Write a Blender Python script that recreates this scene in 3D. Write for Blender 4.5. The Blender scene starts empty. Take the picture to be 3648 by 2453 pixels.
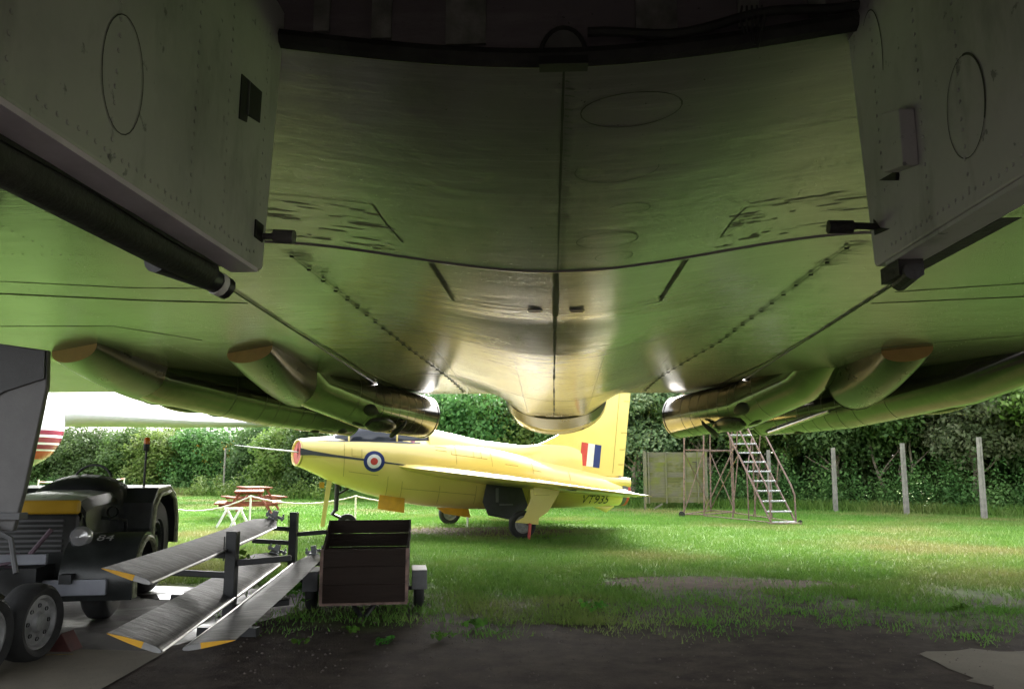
import bpy, math, random
import numpy as np
from mathutils import Vector, Matrix
R = math.radians
rng = np.random.default_rng(7)
random.seed(7)
scn = bpy.context.scene
COL = scn.collection

# ------------------------------------------------------------------ camera, sky, sun, exposure
cd = bpy.data.cameras.new('camera'); cam = bpy.data.objects.new('camera', cd); COL.objects.link(cam)
cam.location = (0, 0, 1.4)
cam.rotation_euler = (R(90 + 8.78), 0, R(3.05))
cd.sensor_width = 36; cd.lens = 27.79; cd.clip_start = .05; cd.clip_end = 2000
scn.camera = cam
w = bpy.data.worlds.new('World'); scn.world = w; w.use_nodes = True
nt = w.node_tree; bg = nt.nodes['Background']
sky = nt.nodes.new('ShaderNodeTexSky'); sky.sky_type = 'NISHITA'; sky.sun_disc = False
sky.sun_elevation = R(34); sky.sun_rotation = R(10); sky.dust_density = 6; sky.air_density = 1.2; sky.ozone_density = 1
hs = nt.nodes.new('ShaderNodeHueSaturation'); hs.inputs['Saturation'].default_value = .22   # overcast: cloud takes the blue out
nt.links.new(sky.outputs[0], hs.inputs['Color']); nt.links.new(hs.outputs[0], bg.inputs['Color'])
bg.inputs['Strength'].default_value = .15
sd = bpy.data.lights.new('sun', 'SUN'); sun = bpy.data.objects.new('sun', sd); COL.objects.link(sun)
sd.energy = 1.1; sd.angle = R(50); sd.color = (1, .97, .92)
sun.rotation_euler = (R(-56), R(10), 0); sun.location = (0, 0, 60)
vs = scn.view_settings; vs.view_transform = 'Standard'; vs.look = 'None'; vs.gamma = 1; vs.exposure = 3.0; vs.use_curve_mapping = False
scn.render.engine = 'CYCLES'
scn.cycles.max_bounces = 10; scn.cycles.diffuse_bounces = 5; scn.cycles.glossy_bounces = 5
scn.cycles.use_denoising = True; scn.cycles.sample_clamp_indirect = 6

# ------------------------------------------------------------------ materials
MATS = {}
class NT:
    def __init__(s, name):
        m = bpy.data.materials.new(name); m.use_nodes = True; s.m = m; s.t = m.node_tree; s.b = s.t.nodes['Principled BSDF']; MATS[name] = m
        s._tc = None
    def n(s, t, **k):
        x = s.t.nodes.new('ShaderNode' + t)
        for a, v in k.items(): setattr(x, a, v)
        return x
    def l(s, a, b): s.t.links.new(a, b)
    def co(s, scale=(1, 1, 1), world=False):
        if world:
            tc = s.n('NewGeometry').outputs['Position']
        else:
            tc = s.n('TexCoord').outputs['Object']
        mp = s.n('Mapping'); mp.inputs['Scale'].default_value = scale; s.l(tc, mp.inputs['Vector']); return mp.outputs[0]
    def noise(s, scale, detail=4, rough=.55, vscale=(1, 1, 1), world=False, dist=0):
        x = s.n('TexNoise'); x.inputs['Scale'].default_value = scale; x.inputs['Detail'].default_value = detail; x.inputs['Roughness'].default_value = rough
        x.inputs['Distortion'].default_value = dist
        s.l(s.co(vscale, world), x.inputs['Vector']); return x.outputs['Fac']
    def ramp(s, fac, stops):
        x = s.n('ValToRGB'); e = x.color_ramp.elements
        while len(e) < len(stops): e.new(.5)
        for i, (p, c) in enumerate(stops):
            e[i].position = p; e[i].color = (*c, 1) if len(c) == 3 else c
        s.l(fac, x.inputs[0]); return x.outputs[0]
    def mix(s, fac, a, b, mode='MIX'):
        x = s.n('Mix', data_type='RGBA', blend_type=mode)
        for sock, v in ((x.inputs[0], fac), (x.inputs[6], a), (x.inputs[7], b)):
            if hasattr(v, 'links'): s.l(v, sock)
            elif isinstance(v, (int, float)): sock.default_value = v
            else: sock.default_value = (*v, 1)
        return x.outputs[2]
    def math(s, op, a, b=0.):
        x = s.n('Math', operation=op)
        for i, v in enumerate((a, b)):
            if hasattr(v, 'links'): s.l(v, x.inputs[i])
            else: x.inputs[i].default_value = v
        return x.outputs[0]
    def bump(s, h, strength=.3, dist=.02, prev=None):
        x = s.n('Bump'); x.inputs['Strength'].default_value = strength; x.inputs['Distance'].default_value = dist
        s.l(h, x.inputs['Height'])
        if prev: s.l(prev, x.inputs['Normal'])
        return x.outputs[0]
    def set(s, col=None, rough=None, metal=None, normal=None, spec=None):
        for nm, v in (('Base Color', col), ('Roughness', rough), ('Metallic', metal), ('Normal', normal), ('Specular IOR Level', spec)):
            if v is None: continue
            if hasattr(v, 'links'): s.l(v, s.b.inputs[nm])
            elif isinstance(v, (int, float)): s.b.inputs[nm].default_value = v
            else: s.b.inputs[nm].default_value = (*v, 1)
        return s.m

def simple(name, col, rough=.5, metal=0., var=.25, scale=6, bump=.1, spec=None):
    k = NT(name)
    f = k.noise(scale, 5)
    c = k.ramp(f, [(.3, tuple(v * (1 - var) for v in col)), (.7, tuple(min(1, v * (1 + var)) for v in col))])
    nf = k.noise(scale * 9, 3)
    r = k.n('MapRange'); r.inputs[3].default_value = max(.03, rough - .1); r.inputs[4].default_value = min(1, rough + .12); k.l(f, r.inputs[0])
    return k.set(c, r.outputs[0], metal, k.bump(nf, bump, .01) if bump else None, spec)

def belly_mat(name, base, rough, metal, streak=1., coat=0., spec=.5):
    k = NT(name)
    big = k.noise(.7, 5, .6)
    grime = k.noise(2.2, 8, .7, (1, .5, 1))
    spots = k.noise(38, 3, .6)
    c = k.ramp(big, [(.3, tuple(v * .8 for v in base)), (.7, base)])
    gm = k.ramp(grime, [(.56, (0, 0, 0)), (.74, (.8, .8, .8))])
    c = k.mix(gm, c, tuple(v * .5 for v in base))
    sp = k.ramp(spots, [(.7, (0, 0, 0)), (.72, (.8, .8, .8))])
    c = k.mix(sp, c, (.05, .05, .045))
    scr = k.noise(5, 8, .8, (.16, 2.6, 1), dist=.3)
    c = k.mix(k.ramp(scr, [(.5, (0, 0, 0)), (.72, (.5, .5, .5))]), c, tuple(v * 1.6 for v in base))
    c = k.mix(k.ramp(scr, [(.25, (.5, .5, .5)), (.42, (0, 0, 0))]), c, tuple(v * .5 for v in base))
    wave = k.noise(1.6, 3, .5, (.55, 2.6, 1))
    fine = k.noise(9, 4, .6, (.16, 3.2, 1))
    dent = k.noise(2.6, 2, .5)
    n1 = k.bump(wave, .12 * streak, .03)
    n2 = k.bump(fine, .11 * streak, .008, n1)
    n3 = k.bump(dent, .12, .03, n2)
    rr = k.n('MapRange'); rr.inputs[3].default_value = max(.03, rough - .03); rr.inputs[4].default_value = rough + .12; k.l(grime, rr.inputs[0])
    k.b.inputs['Coat Weight'].default_value = coat; k.b.inputs['Coat Roughness'].default_value = rough * .7; k.l(n3, k.b.inputs['Coat Normal'])
    return k.set(c, rr.outputs[0], metal, n3, spec)

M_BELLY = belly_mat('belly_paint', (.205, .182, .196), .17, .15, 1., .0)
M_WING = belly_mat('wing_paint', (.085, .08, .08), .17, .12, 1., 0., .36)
M_PIPE = belly_mat('pipe_metal', (.19, .182, .17), .1, .9, .8)
M_FAIR = belly_mat('dark_reflection_skin', (.03, .028, .026), .24, .0, .5, .0, .3)  # dark base colour stands for soil reflected in the skin
def door_mat(name, col):
    k = NT(name)
    f = k.noise(1.5, 6, .6); sp = k.noise(13, 4, .62); st = k.noise(5, 5, .6, (1, 1, .35))
    c = k.ramp(f, [(.3, tuple(v * .82 for v in col)), (.7, col)])
    c = k.mix(k.ramp(sp, [(.65, (0, 0, 0)), (.7, (.8, .8, .8))]), c, tuple(v * .3 for v in col))
    c = k.mix(k.ramp(st, [(.52, (0, 0, 0)), (.75, (.6, .6, .6))]), c, (.12, .12, .09))
    c = k.mix(k.ramp(k.noise(.9, 6, .7), [(.5, (0, 0, 0)), (.7, (.5, .5, .5))]), c, tuple(v * .5 for v in col))
    return k.set(c, .55, 0, k.bump(sp, .12, .01))
M_DOOR = door_mat('door_paint', (.48, .495, .45))
M_DOOR_R = door_mat('door_paint_grey', (.50, .485, .49))
M_FLANGE = simple('flange_paint', (.6, .54, .62), .5, 0, .15)
M_SEAL_SHADE = simple('seal_and_shade_black', (.024, .024, .022), .65, 0, .7, 5, .5)  # for rubber seals, and for the shade strip along the left door
M_GAP = simple('panel_gap', (.012, .012, .012), .7, 0, .2)
M_GRIME = simple('grime_line', (.05, .05, .045), .6, 0, .4, 20)
M_BULK = simple('bay_paint', (.72, .72, .67), .6, 0, .45, 7, .3)
M_BULKD = simple('bay_frame', (.2, .2, .185), .6, 0, .45, 9, .3)
M_TAN = simple('tan_cover', (.36, .21, .065), .55, 0, .12)
M_RUBBER = simple('tyre_rubber', (.018, .018, .018), .75, 0, .4, 20, .3)
M_STEEL = simple('worn_steel', (.35, .35, .35), .35, .7, .3)
M_RIMGREY = simple('wheel_grey', (.26, .26, .26), .5, .2, .3, 14)
M_LEG = simple('leg_grey', (.11, .107, .107), .4, .1, .2, 5)
M_BLACK = simple('black_paint', (.016, .017, .018), .4, 0, .4, 10, .15)
M_DARK = simple('dark_green_black', (.024, .027, .026), .32, 0, .4, 6, .12)
M_WHITE = simple('white_paint', (.70, .71, .73), .35, 0, .05, 3, .03)
M_OFFW = simple('chalk_white', (.75, .75, .73), .6, 0, .1, 9)
def yellow_mat():
    k = NT('yellow_paint')
    f = k.noise(1.3, 5); sp = k.noise(9, 6, .7, (1, 1, 2.2))
    c = k.ramp(f, [(.3, (.78, .62, .17)), (.7, (.82, .67, .20))])
    c = k.mix(k.ramp(sp, [(.62, (0, 0, 0)), (.78, (.3, .3, .3))]), c, (.50, .37, .08))
    k.b.inputs['Coat Weight'].default_value = .8; k.b.inputs['Coat Roughness'].default_value = .12
    return k.set(c, .35, 0, k.bump(k.noise(2.2, 2), .06, .03))
M_YEL = yellow_mat()
M_YELP = simple('yellow_tip', (.62, .33, .015), .5, 0, .15)
M_RED = simple('red_paint', (.55, .06, .05), .45, 0, .12)
M_SALMON = simple('faded_red', (.60, .13, .12), .5, 0, .15)
M_NAVY = simple('navy_paint', (.015, .03, .16), .4, 0, .08)
M_MAROON = simple('maroon_paint', (.20, .035, .06), .35, 0, .1)
M_GREYM = simple('grey_matt', (.11, .11, .115), .6, 0, .1)
M_GLARE = simple('glare_shield', (.05, .055, .065), .5, 0, .1)
M_RUST = simple('rusted_steel', (.17, .11, .09), .7, .1, .5, 14, .3)
M_ALU = simple('tread_metal', (.36, .36, .38), .38, .5, .15)
M_CONC = simple('concrete_post', (.215, .205, .175), .85, 0, .3, 8, .4)
M_TRUNK = simple('bark', (.20, .17, .12), .85, 0, .5, 12, .6)
M_ROPE = simple('rope_white', (.70, .68, .64), .8, 0, .2, 30, .4)
M_ROPER = simple('rope_red', (.55, .25, .22), .8, 0, .2, 30, .4)
M_WIND = simple('window_glass', (.03, .035, .045), .06, 0, .1, 3, 0)
M_LAMP = simple('headlamp_glass', (.6, .6, .62), .12, .6, .1)
M_AMBER = simple('amber_lens', (.8, .2, .01), .2, 0, .1)
def wood_mat(name, col, col2, sc=(1, 14, 14), rough=.75):
    k = NT(name)
    g = k.noise(3, 6, .65, sc); p = k.noise(1.4, 5, .6)
    c = k.ramp(g, [(.3, tuple(v * .6 for v in col)), (.65, col)])
    c = k.mix(k.ramp(p, [(.45, (0, 0, 0)), (.62, (.9, .9, .9))]), c, col2)
    return k.set(c, rough, 0, k.bump(g, .4, .012), .2)
M_CART = wood_mat('old_dark_wood', (.026, .016, .012), (.022, .016, .012))
M_PICNIC = wood_mat('red_stained_wood', (.27, .075, .045), (.24, .09, .06))
M_PANEL2 = wood_mat('mossy_panel', (.13, .14, .05), (.19, .185, .13))
M_PANEL = wood_mat('weathered_panel', (.17, .165, .115), (.14, .16, .035))
def blade_mat():
    k = NT('rotor_skin')
    a = k.noise(3.2, 6, .65, (2.2, .5, 1)); f = k.noise(16, 5, .65, (.25, 1.2, 1))
    c = k.ramp(a, [(.32, (.013, .0125, .0125)), (.7, (.034, .0325, .0325))])
    c = k.mix(k.ramp(f, [(.6, (0, 0, 0)), (.72, (.5, .5, .5))]), c, (.17, .17, .18))
    rr = k.n('MapRange'); rr.inputs[3].default_value = .25; rr.inputs[4].default_value = .6; k.l(f, rr.inputs[0])
    return k.set(c, rr.outputs[0], 0, k.bump(f, .5, .012), .14)
M_BLADE = blade_mat()
def leaf_mat(name, c1, c2, c3, tr=.35, dry=None):
    k = NT(name)
    oi = k.n('ObjectInfo')
    g = k.noise(1.1, 3, .6, world=True); g2 = k.noise(14, 2, .5, world=True)
    f = k.math('ADD', k.math('MULTIPLY', g, .6), k.math('MULTIPLY', g2, .4))
    c = k.ramp(f, [(.36, c1), (.5, c2), (.66, c3)])
    if dry: c = k.mix(k.ramp(k.noise(.22, 3, .5, world=True), [(.5, (0, 0, 0)), (.66, (.7, .7, .7))]), c, dry)
    hv = k.n('HueSaturation'); k.l(c, hv.inputs['Color'])
    mr = k.n('MapRange'); mr.inputs[3].default_value = .7; mr.inputs[4].default_value = 1.4; k.l(oi.outputs['Random'], mr.inputs[0]); k.l(mr.outputs[0], hv.inputs['Value']); mh = k.n('MapRange'); mh.inputs[3].default_value = .475; mh.inputs[4].default_value = .52; k.l(oi.outputs['Random'], mh.inputs[0]); k.l(mh.outputs[0], hv.inputs['Hue'])
    k.set(hv.outputs[0], .6, spec=.25)
    t = k.n('BsdfTranslucent'); k.l(hv.outputs[0], t.inputs['Color'])
    ms = k.n('MixShader'); ms.inputs[0].default_value = tr
    k.l(k.b.outputs[0], ms.inputs[1]); k.l(t.outputs[0], ms.inputs[2])
    k.l(ms.outputs[0], k.t.nodes['Material Output'].inputs['Surface'])
    return k.m
M_LEAF = leaf_mat('hedge_leaf', (.04, .095, .025), (.075, .155, .038), (.13, .21, .06))
M_LEAFD = leaf_mat('dark_leaf', (.042, .10, .03), (.075, .155, .044), (.12, .20, .065))
M_LEAFY = leaf_mat('light_leaf', (.07, .135, .025), (.12, .2, .04), (.19, .24, .07))
M_LEAFB = leaf_mat('blossom_leaf', (.075, .135, .05), (.15, .21, .095), (.32, .35, .21))
M_WEED = leaf_mat('weed_leaf', (.04, .12, .015), (.07, .19, .02), (.10, .24, .03))
M_GRASS = leaf_mat('grass_blade', (.068, .145, .02), (.098, .188, .028), (.14, .20, .05), .3, (.20, .17, .07))
M_FLOWER = simple('yellow_flower', (.75, .42, .04), .6, 0, .2)
def ground_mat():
    k = NT('ground_soil_and_lawn')
    pos = k.n('NewGeometry').outputs['Position']
    sx = k.n('SeparateXYZ'); k.l(pos, sx.inputs[0])
    n1 = k.noise(.42, 6, .65, world=True, dist=.8); n2 = k.noise(3.5, 6, .7, world=True); n3 = k.noise(55, 3, .7, world=True); n4 = k.noise(.22, 3, .5, world=True)
    # bare trodden soil under the parked aircraft gives way to lawn about nine metres out
    bx = k.math('MULTIPLY', k.math('SUBTRACT', sx.outputs['X'], 2.0), .75); gx = k.math('MULTIPLY', k.math('POWER', 2.718, k.math('MULTIPLY', k.math('MULTIPLY', bx, bx), -1.)), -1.7)
    edge = k.math('ADD', k.math('ADD', sx.outputs['Y'], gx), k.math('ADD', k.math('MULTIPLY', n1, 6.0), k.math('MULTIPLY', n2, 2.6)))
    mk = k.n('MapRange'); mk.inputs[1].default_value = 11.7; mk.inputs[2].default_value = 14.2; k.l(edge, mk.inputs[0])
    soil = k.ramp(n2, [(.3, (.028, .022, .019)), (.7, (.085, .068, .057))])
    peb = k.ramp(n3, [(.62, (0, 0, 0)), (.7, (.7, .7, .7))])
    soil = k.mix(peb, soil, (.11, .088, .075))
    lawn = k.ramp(n2, [(.3, (.062, .128, .02)), (.6, (.092, .17, .028)), (.8, (.13, .175, .045))])
    dry = k.ramp(n4, [(.5, (0, 0, 0)), (.62, (.7, .7, .7))])
    lawn = k.mix(dry, lawn, (.19, .17, .065))
    c = k.mix(mk.outputs[0], soil, lawn)
    # worn bare patch
    return k.set(c, .9, 0, k.bump(n3, .5, .02, k.bump(n2, .5, .05)), .12)
M_GROUND = ground_mat()
def slab_mat():
    k = NT('concrete_slab')
    a = k.noise(1.2, 6, .6); b = k.noise(60, 3, .7)
    c = k.ramp(a, [(.3, (.17, .15, .12)), (.7, (.25, .225, .18))])
    c = k.mix(k.ramp(b, [(.6, (0, 0, 0)), (.7, (.5, .5, .5))]), c, (.08, .07, .06))
    return k.set(c, .85, 0, k.bump(b, .4, .01), .12)
M_SLAB = slab_mat()
def apron_mat():
    k = NT('shade_toned_concrete')
    a = k.noise(1.0, 6, .65); b = k.noise(60, 3, .7); wet = k.noise(.9, 4, .6)
    c = k.ramp(a, [(.3, (.018, .016, .014)), (.7, (.04, .036, .032))])  # near-black tones put the shade under the aircraft into the concrete colour
    rr = k.n('MapRange'); rr.inputs[1].default_value = .45; rr.inputs[2].default_value = .6; rr.inputs[3].default_value = .8; rr.inputs[4].default_value = .3; k.l(wet, rr.inputs[0])
    return k.set(c, rr.outputs[0], 0, k.bump(b, .3, .008))
M_APRON = apron_mat()

# ------------------------------------------------------------------ mesh helpers
class B:
    def __init__(s): s.v = []; s.f = []; s.mi = []
    def add(s, vs_, fs, mi=0):
        o = len(s.v); s.v += [tuple(float(c) for c in v) for v in vs_]; s.f += [tuple(i + o for i in f) for f in fs]; s.mi += [mi] * len(fs); return s
    def box(s, c, size, rot=None, mi=0, taper=1.):
        x, y, z = (d / 2 for d in size); P = []
        for sz, t in ((-1, 1.), (1, taper)):
            for sx, sy in ((-1, -1), (1, -1), (1, 1), (-1, 1)):
                p = Vector((sx * x * t, sy * y * t, sz * z))
                if rot is not None: p = rot @ p
                P.append(p + Vector(c))
        return s.add(P, [(3, 2, 1, 0), (4, 5, 6, 7), (0, 1, 5, 4), (1, 2, 6, 5), (2, 3, 7, 6), (3, 0, 4, 7)], mi)
    def bar(s, a, b, w, h, up=(0, 0, 1), mi=0):
        a, b = Vector(a), Vector(b); d = (b - a); L = d.length; d = d.normalized(); u = Vector(up)
        if abs(d.dot(u)) > .99: u = Vector((0, 1, 0))
        sd_ = d.cross(u).normalized(); u = sd_.cross(d)
        rot = Matrix((sd_, d, u)).transposed()
        return s.box((a + b) / 2, (w, L, h), rot, mi)
    def tube(s, pts, r, n=8, cap=True, mi=0, flat=1.):
        P = [Vector(p) for p in pts]; m = len(P); rr = r if isinstance(r, (list, tuple)) else [r] * m
        t0 = (P[1] - P[0]).normalized(); u = Vector((0, 0, 1)) if abs(t0.z) < .9 else Vector((0, 1, 0))
        V = []; F = []
        for i in range(m):
            t = ((P[min(i + 1, m - 1)] - P[i]).normalized() + (P[i] - P[max(i - 1, 0)]).normalized()).normalized()
            a = t.cross(u).normalized(); u = a.cross(t).normalized()
            for k in range(n):
                th = 2 * math.pi * k / n; V.append(P[i] + a * (math.cos(th) * rr[i]) + u * (math.sin(th) * rr[i] * flat))
        for i in range(m - 1):
            for k in range(n): F.append((i * n + k, i * n + (k + 1) % n, (i + 1) * n + (k + 1) % n, (i + 1) * n + k))
        if cap: F.append(tuple(range(n - 1, -1, -1))); F.append(tuple((m - 1) * n + k for k in range(n)))
        return s.add(V, F, mi)
    def lathe(s, prof, o, axis, n=24, mi=0, close=False):      # prof: (radius, along)
        ax = Vector(axis).normalized(); u = Vector((0, 0, 1)) if abs(ax.z) < .9 else Vector((1, 0, 0)); a = ax.cross(u).normalized(); u = a.cross(ax)
        V = []; F = []; m = len(prof)
        for r, h in prof:
            for k in range(n):
                th = 2 * math.pi * k / n; V.append(Vector(o) + ax * h + a * (math.cos(th) * r) + u * (math.sin(th) * r))
        for i in range(m - 1):
            for k in range(n): F.append((i * n + k, i * n + (k + 1) % n, (i + 1) * n + (k + 1) % n, (i + 1) * n + k))
        if close:
            F.append(tuple(range(n - 1, -1, -1))); F.append(tuple((m - 1) * n + k for k in range(n)))
        return s.add(V, F, mi)
    def prism(s, poly, off, mi=0):                            # poly: 3d points (planar), off: extrusion vector
        n = len(poly); P = [Vector(p) for p in poly]; o = Vector(off)
        F = [tuple(range(n - 1, -1, -1)), tuple(range(n, 2 * n))] + [(i, (i + 1) % n, n + (i + 1) % n, n + i) for i in range(n)]
        return s.add(P + [p + o for p in P], F, mi)
    def rings(s, rings, mi=0, cap=True):
        n = len(rings[0]); V = [p for r in rings for p in r]; F = []
        for i in range(len(rings) - 1):
            for k in range(n): F.append((i * n + k, i * n + (k + 1) % n, (i + 1) * n + (k + 1) % n, (i + 1) * n + k))
        if cap: F.append(tuple(range(n - 1, -1, -1))); F.append(tuple((len(rings) - 1) * n + k for k in range(n)))
        return s.add(V, F, mi)
    def mesh(s, name, mats, smooth=False, angle=35):
        me = bpy.data.meshes.new(name); me.from_pydata(s.v, [], s.f)
        for m in (mats if isinstance(mats, (list, tuple)) else [mats]): me.materials.append(m)
        if any(s.mi): me.polygons.foreach_set('material_index', s.mi)
        if smooth:
            me.polygons.foreach_set('use_smooth', [True] * len(s.f)); me.set_sharp_from_angle(angle=R(angle))
        me.update(); return me
    def obj(s, name, mats, parent=None, smooth=False, angle=35, bevel=0, loc=None):
        o = bpy.data.objects.new(name, s.mesh(name, mats, smooth, angle)); COL.objects.link(o)
        if parent: o.parent = parent
        if loc: o.location = loc
        if bevel:
            md = o.modifiers.new('bevel', 'BEVEL'); md.width = bevel; md.segments = 2; md.limit_method = 'ANGLE'
        return o

def npmesh(name, V, F, mat, smooth=False):
    me = bpy.data.meshes.new(name); V = np.asarray(V, np.float32); F = np.asarray(F, np.int32)
    k = F.shape[1]
    me.vertices.add(len(V)); me.vertices.foreach_set('co', V.ravel())
    me.loops.add(F.size); me.loops.foreach_set('vertex_index', F.ravel())
    me.polygons.add(len(F)); me.polygons.foreach_set('loop_start', np.arange(0, F.size, k, dtype=np.int32))
    me.materials.append(mat)
    if smooth: me.polygons.foreach_set('use_smooth', np.ones(len(F), bool))
    me.update(calc_edges=True); me.validate(); return me

def thing(name, label, cat, loc=(0, 0, 0), rz=0, group=None):
    o = bpy.data.objects.new(name, None); COL.objects.link(o); o.location = loc; o.rotation_euler = (0, 0, rz); o.empty_display_size = .1
    o['label'] = label; o['category'] = cat
    if group: o['group'] = group
    return o
def tag(o, label, cat, group=None):
    o['label'] = label; o['category'] = cat
    if group: o['group'] = group
    return o
def kind(o, k): o['kind'] = k; return o
def dup(root, loc=None, rz=None, label=None):
    r = root.copy(); COL.objects.link(r)
    if loc is not None: r.location = loc
    if rz is not None: r.rotation_euler = (0, 0, rz)
    if label: r['label'] = label
    for ch in list(root.children):
        c = ch.copy(); COL.objects.link(c); c.parent = r
        for g in ch.children:
            d = g.copy(); COL.objects.link(d); d.parent = c
    return r

# ------------------------------------------------------------------ the setting
g = B(); g.add([(-400, -300, 0), (400, -300, 0), (400, 600, 0), (-400, 600, 0)], [(0, 1, 2, 3)])
kind(g.obj('ground', M_GROUND), 'structure')
def sheet(name, poly, z, mat, th=.0):
    b = B(); b.add([(x, y, z) for x, y in poly], [tuple(range(len(poly)))]); return kind(b.obj(name, mat), 'structure')
sheet('apron', [(-2.1, 9.15), (-3.05, 6.3), (-3.6, 1), (-30, 1), (-30, 9.4), (-5, 9.5)], .004, M_APRON)
sheet('pavement', [(-2.97, 6.18), (-2.55, 1), (-9, 1), (-9, 6.5), (-5, 6.28)], .008, M_SLAB)
def jag(poly, amp=.035, step=.12):
    P = []
    for (a, c) in zip(poly, poly[1:] + poly[:1]):
        L = math.hypot(c[0] - a[0], c[1] - a[1]); k = max(1, int(L / step)) if L < 12 else 1
        for i in range(k): P.append((a[0] + (c[0] - a[0]) * i / k + random.gauss(0, amp), a[1] + (c[1] - a[1]) * i / k + random.gauss(0, amp)))
    return P
def patch(cx, cy, rx, ry, mat, z=.004, n=40):
    P = []
    for i in range(n):
        a = 2 * math.pi * i / n; k = 1 + .14 * math.sin(3 * a + cx) + .09 * math.sin(7 * a + cy) + .06 * math.sin(13 * a)
        P.append((cx + rx * k * math.cos(a), cy + ry * k * math.sin(a)))
    return sheet('bare_soil', P, z, mat)
M_EARTH = simple('bare_earth', (.085, .06, .048), .95, 0, .4, 6, .5, .05)
patch(1.95, 10.05, 1.5, .55, M_EARTH); patch(-1.6, 17.7, 2.6, 1.3, M_EARTH)
sheet('paving_pad', jag([(-1.1, 15.75), (.25, 15.85), (.1, 16.35), (-1.15, 16.25)]), .008, M_APRON)
sheet('pavement', jag([(2.74, 6.47), (2.72, 6.36), (2.77, 6.2), (2.78, 6.0), (2.75, 5.8), (2.76, 5.5), (2.72, 5), (2.7, 1), (12, 1), (12, 6.66), (5, 6.6), (4, 6.63), (3.6, 6.58), (3.1, 6.55)]), .004, M_SLAB)
yl = B(); yl.add([(-5.2, 5.75, .012), (-3.62, 6.02, .012), (-3.62, 6.05, .012), (-5.2, 5.78, .012)], [(0, 1, 2, 3)])
kind(yl.obj('painted_line', simple('line_yellow', (.25, .17, .03), .7, 0, .5, 20)), 'structure')

# ------------------------------------------------------------------ the big bomber overhead
XO = .04
def sst(a, b, t):
    u = np.clip((t - a) / (b - a), 0, 1); return u * u * (3 - 2 * u)
def zb(x, d):                                               # height of the underside above the ground
    x = np.asarray(x, float); d = np.asarray(d, float)
    D = np.interp(d, [-12, 3, 6, 8, 9.4, 13, 15.5], [.27, .27, .28, .27, .36, .44, .44])
    a = np.interp(d, [0, 12, 15.5], [0, 0, .45]); b = np.interp(d, [0, 6, 9.4, 13, 15.5], [2.6, 2.5, 2.15, 2.05, 1.32])
    return 3.446 - .041 * d - D * (1 - sst(a, b, np.abs(x - XO)))
bomber = thing('bomber_aircraft', 'huge grey delta-winged bomber parked overhead, its glossy underside filling the view', 'aircraft')
def grid_skin(name, xs, ds, mat, top=.35, lower=0.):
    X, D = np.meshgrid(xs, ds); Z = zb(X, D) - lower
    n, m = len(xs), len(ds)
    V = np.stack([X, D, Z], -1).reshape(-1, 3)
    V2 = V.copy(); V2[:, 2] = np.maximum(V2[:, 2] + .02, 3.446 - .041 * V2[:, 1] + top * np.clip((15.6 - V2[:, 1]) / 3, .02, 1))
    idx = np.arange(n * m).reshape(m, n)
    q = np.stack([idx[:-1, :-1], idx[1:, :-1], idx[1:, 1:], idx[:-1, 1:]], -1).reshape(-1, 4)
    F = [q, q[:, ::-1] + n * m]
    for e in (idx[0], idx[-1][::-1], idx[:, -1], idx[::-1, 0]):
        F.append(np.stack([e[:-1], e[1:], e[1:] + n * m, e[:-1] + n * m], -1))
    me = npmesh(name, np.concatenate([V, V2]), np.concatenate(F), mat, True); me.set_sharp_from_angle(angle=R(40))
    o = bpy.data.objects.new(name, me); COL.objects.link(o); o.parent = bomber; return o
xa = np.concatenate([np.linspace(-3.2, -2, 10), np.linspace(-1.9, 1.9, 77), np.linspace(2.05, 3.28, 10)])
grid_skin('belly_skin', xa, np.linspace(3.1, 6.06, 30), M_BELLY)
grid_skin('belly_skin', xa, np.linspace(6.09, 15.52, 80), M_BELLY, lower=-.012)
def delta_skin(x0, x1):                                     # swept delta outline: the leading edge runs from the root far ahead to the tip
    xs = np.linspace(x0, x1, 34); v = np.linspace(0, 1, 60); X, Vv = np.meshgrid(xs, v)
    le = np.interp(np.abs(X), [3.2, 14], [-4.5, 11.]); D = le + (14.95 - le) * Vv; Z = zb(X, D)
    th = .42 * np.clip((14.0 - np.abs(X)) / 10, .25, 1) * np.clip(np.sin(np.pi * np.minimum(1, Vv * 1.6) ** .6), 0, 1) ** .6 + .02
    th = np.where(Vv > .35, .42 * np.clip((14.0 - np.abs(X)) / 10, .25, 1) * (1 - Vv) / .65 + .02, th)
    P = np.stack([X, D, Z], -1).reshape(-1, 3); Q = P.copy(); Q[:, 2] += th.ravel()
    n, m = len(xs), len(v); idx = np.arange(n * m).reshape(m, n)
    if x1 < 0: pass
    q = np.stack([idx[:-1, :-1], idx[1:, :-1], idx[1:, 1:], idx[:-1, 1:]], -1).reshape(-1, 4); F = [q, q[:, ::-1] + n * m]
    for e in (idx[0], idx[-1][::-1], idx[:, -1], idx[::-1, 0]): F.append(np.stack([e[:-1], e[1:], e[1:] + n * m, e[:-1] + n * m], -1))
    me = npmesh('wing_skin', np.concatenate([P, Q]), np.concatenate(F), M_WING, True); me.set_sharp_from_angle(angle=R(40))
    o = bpy.data.objects.new('wing_skin', me); COL.objects.link(o); o.parent = bomber
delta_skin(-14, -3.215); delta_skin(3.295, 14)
for s0, s1 in ((-3.2, -1.32), (1.42, 3.28)):
    grid_skin('belly_skin', np.linspace(s0, s1, 16), np.linspace(-12, 3.085, 30), M_BELLY)
grid_skin('belly_skin', np.linspace(-1.3, 1.4, 20), np.linspace(-14, -5.5, 14), M_BELLY)
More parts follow.
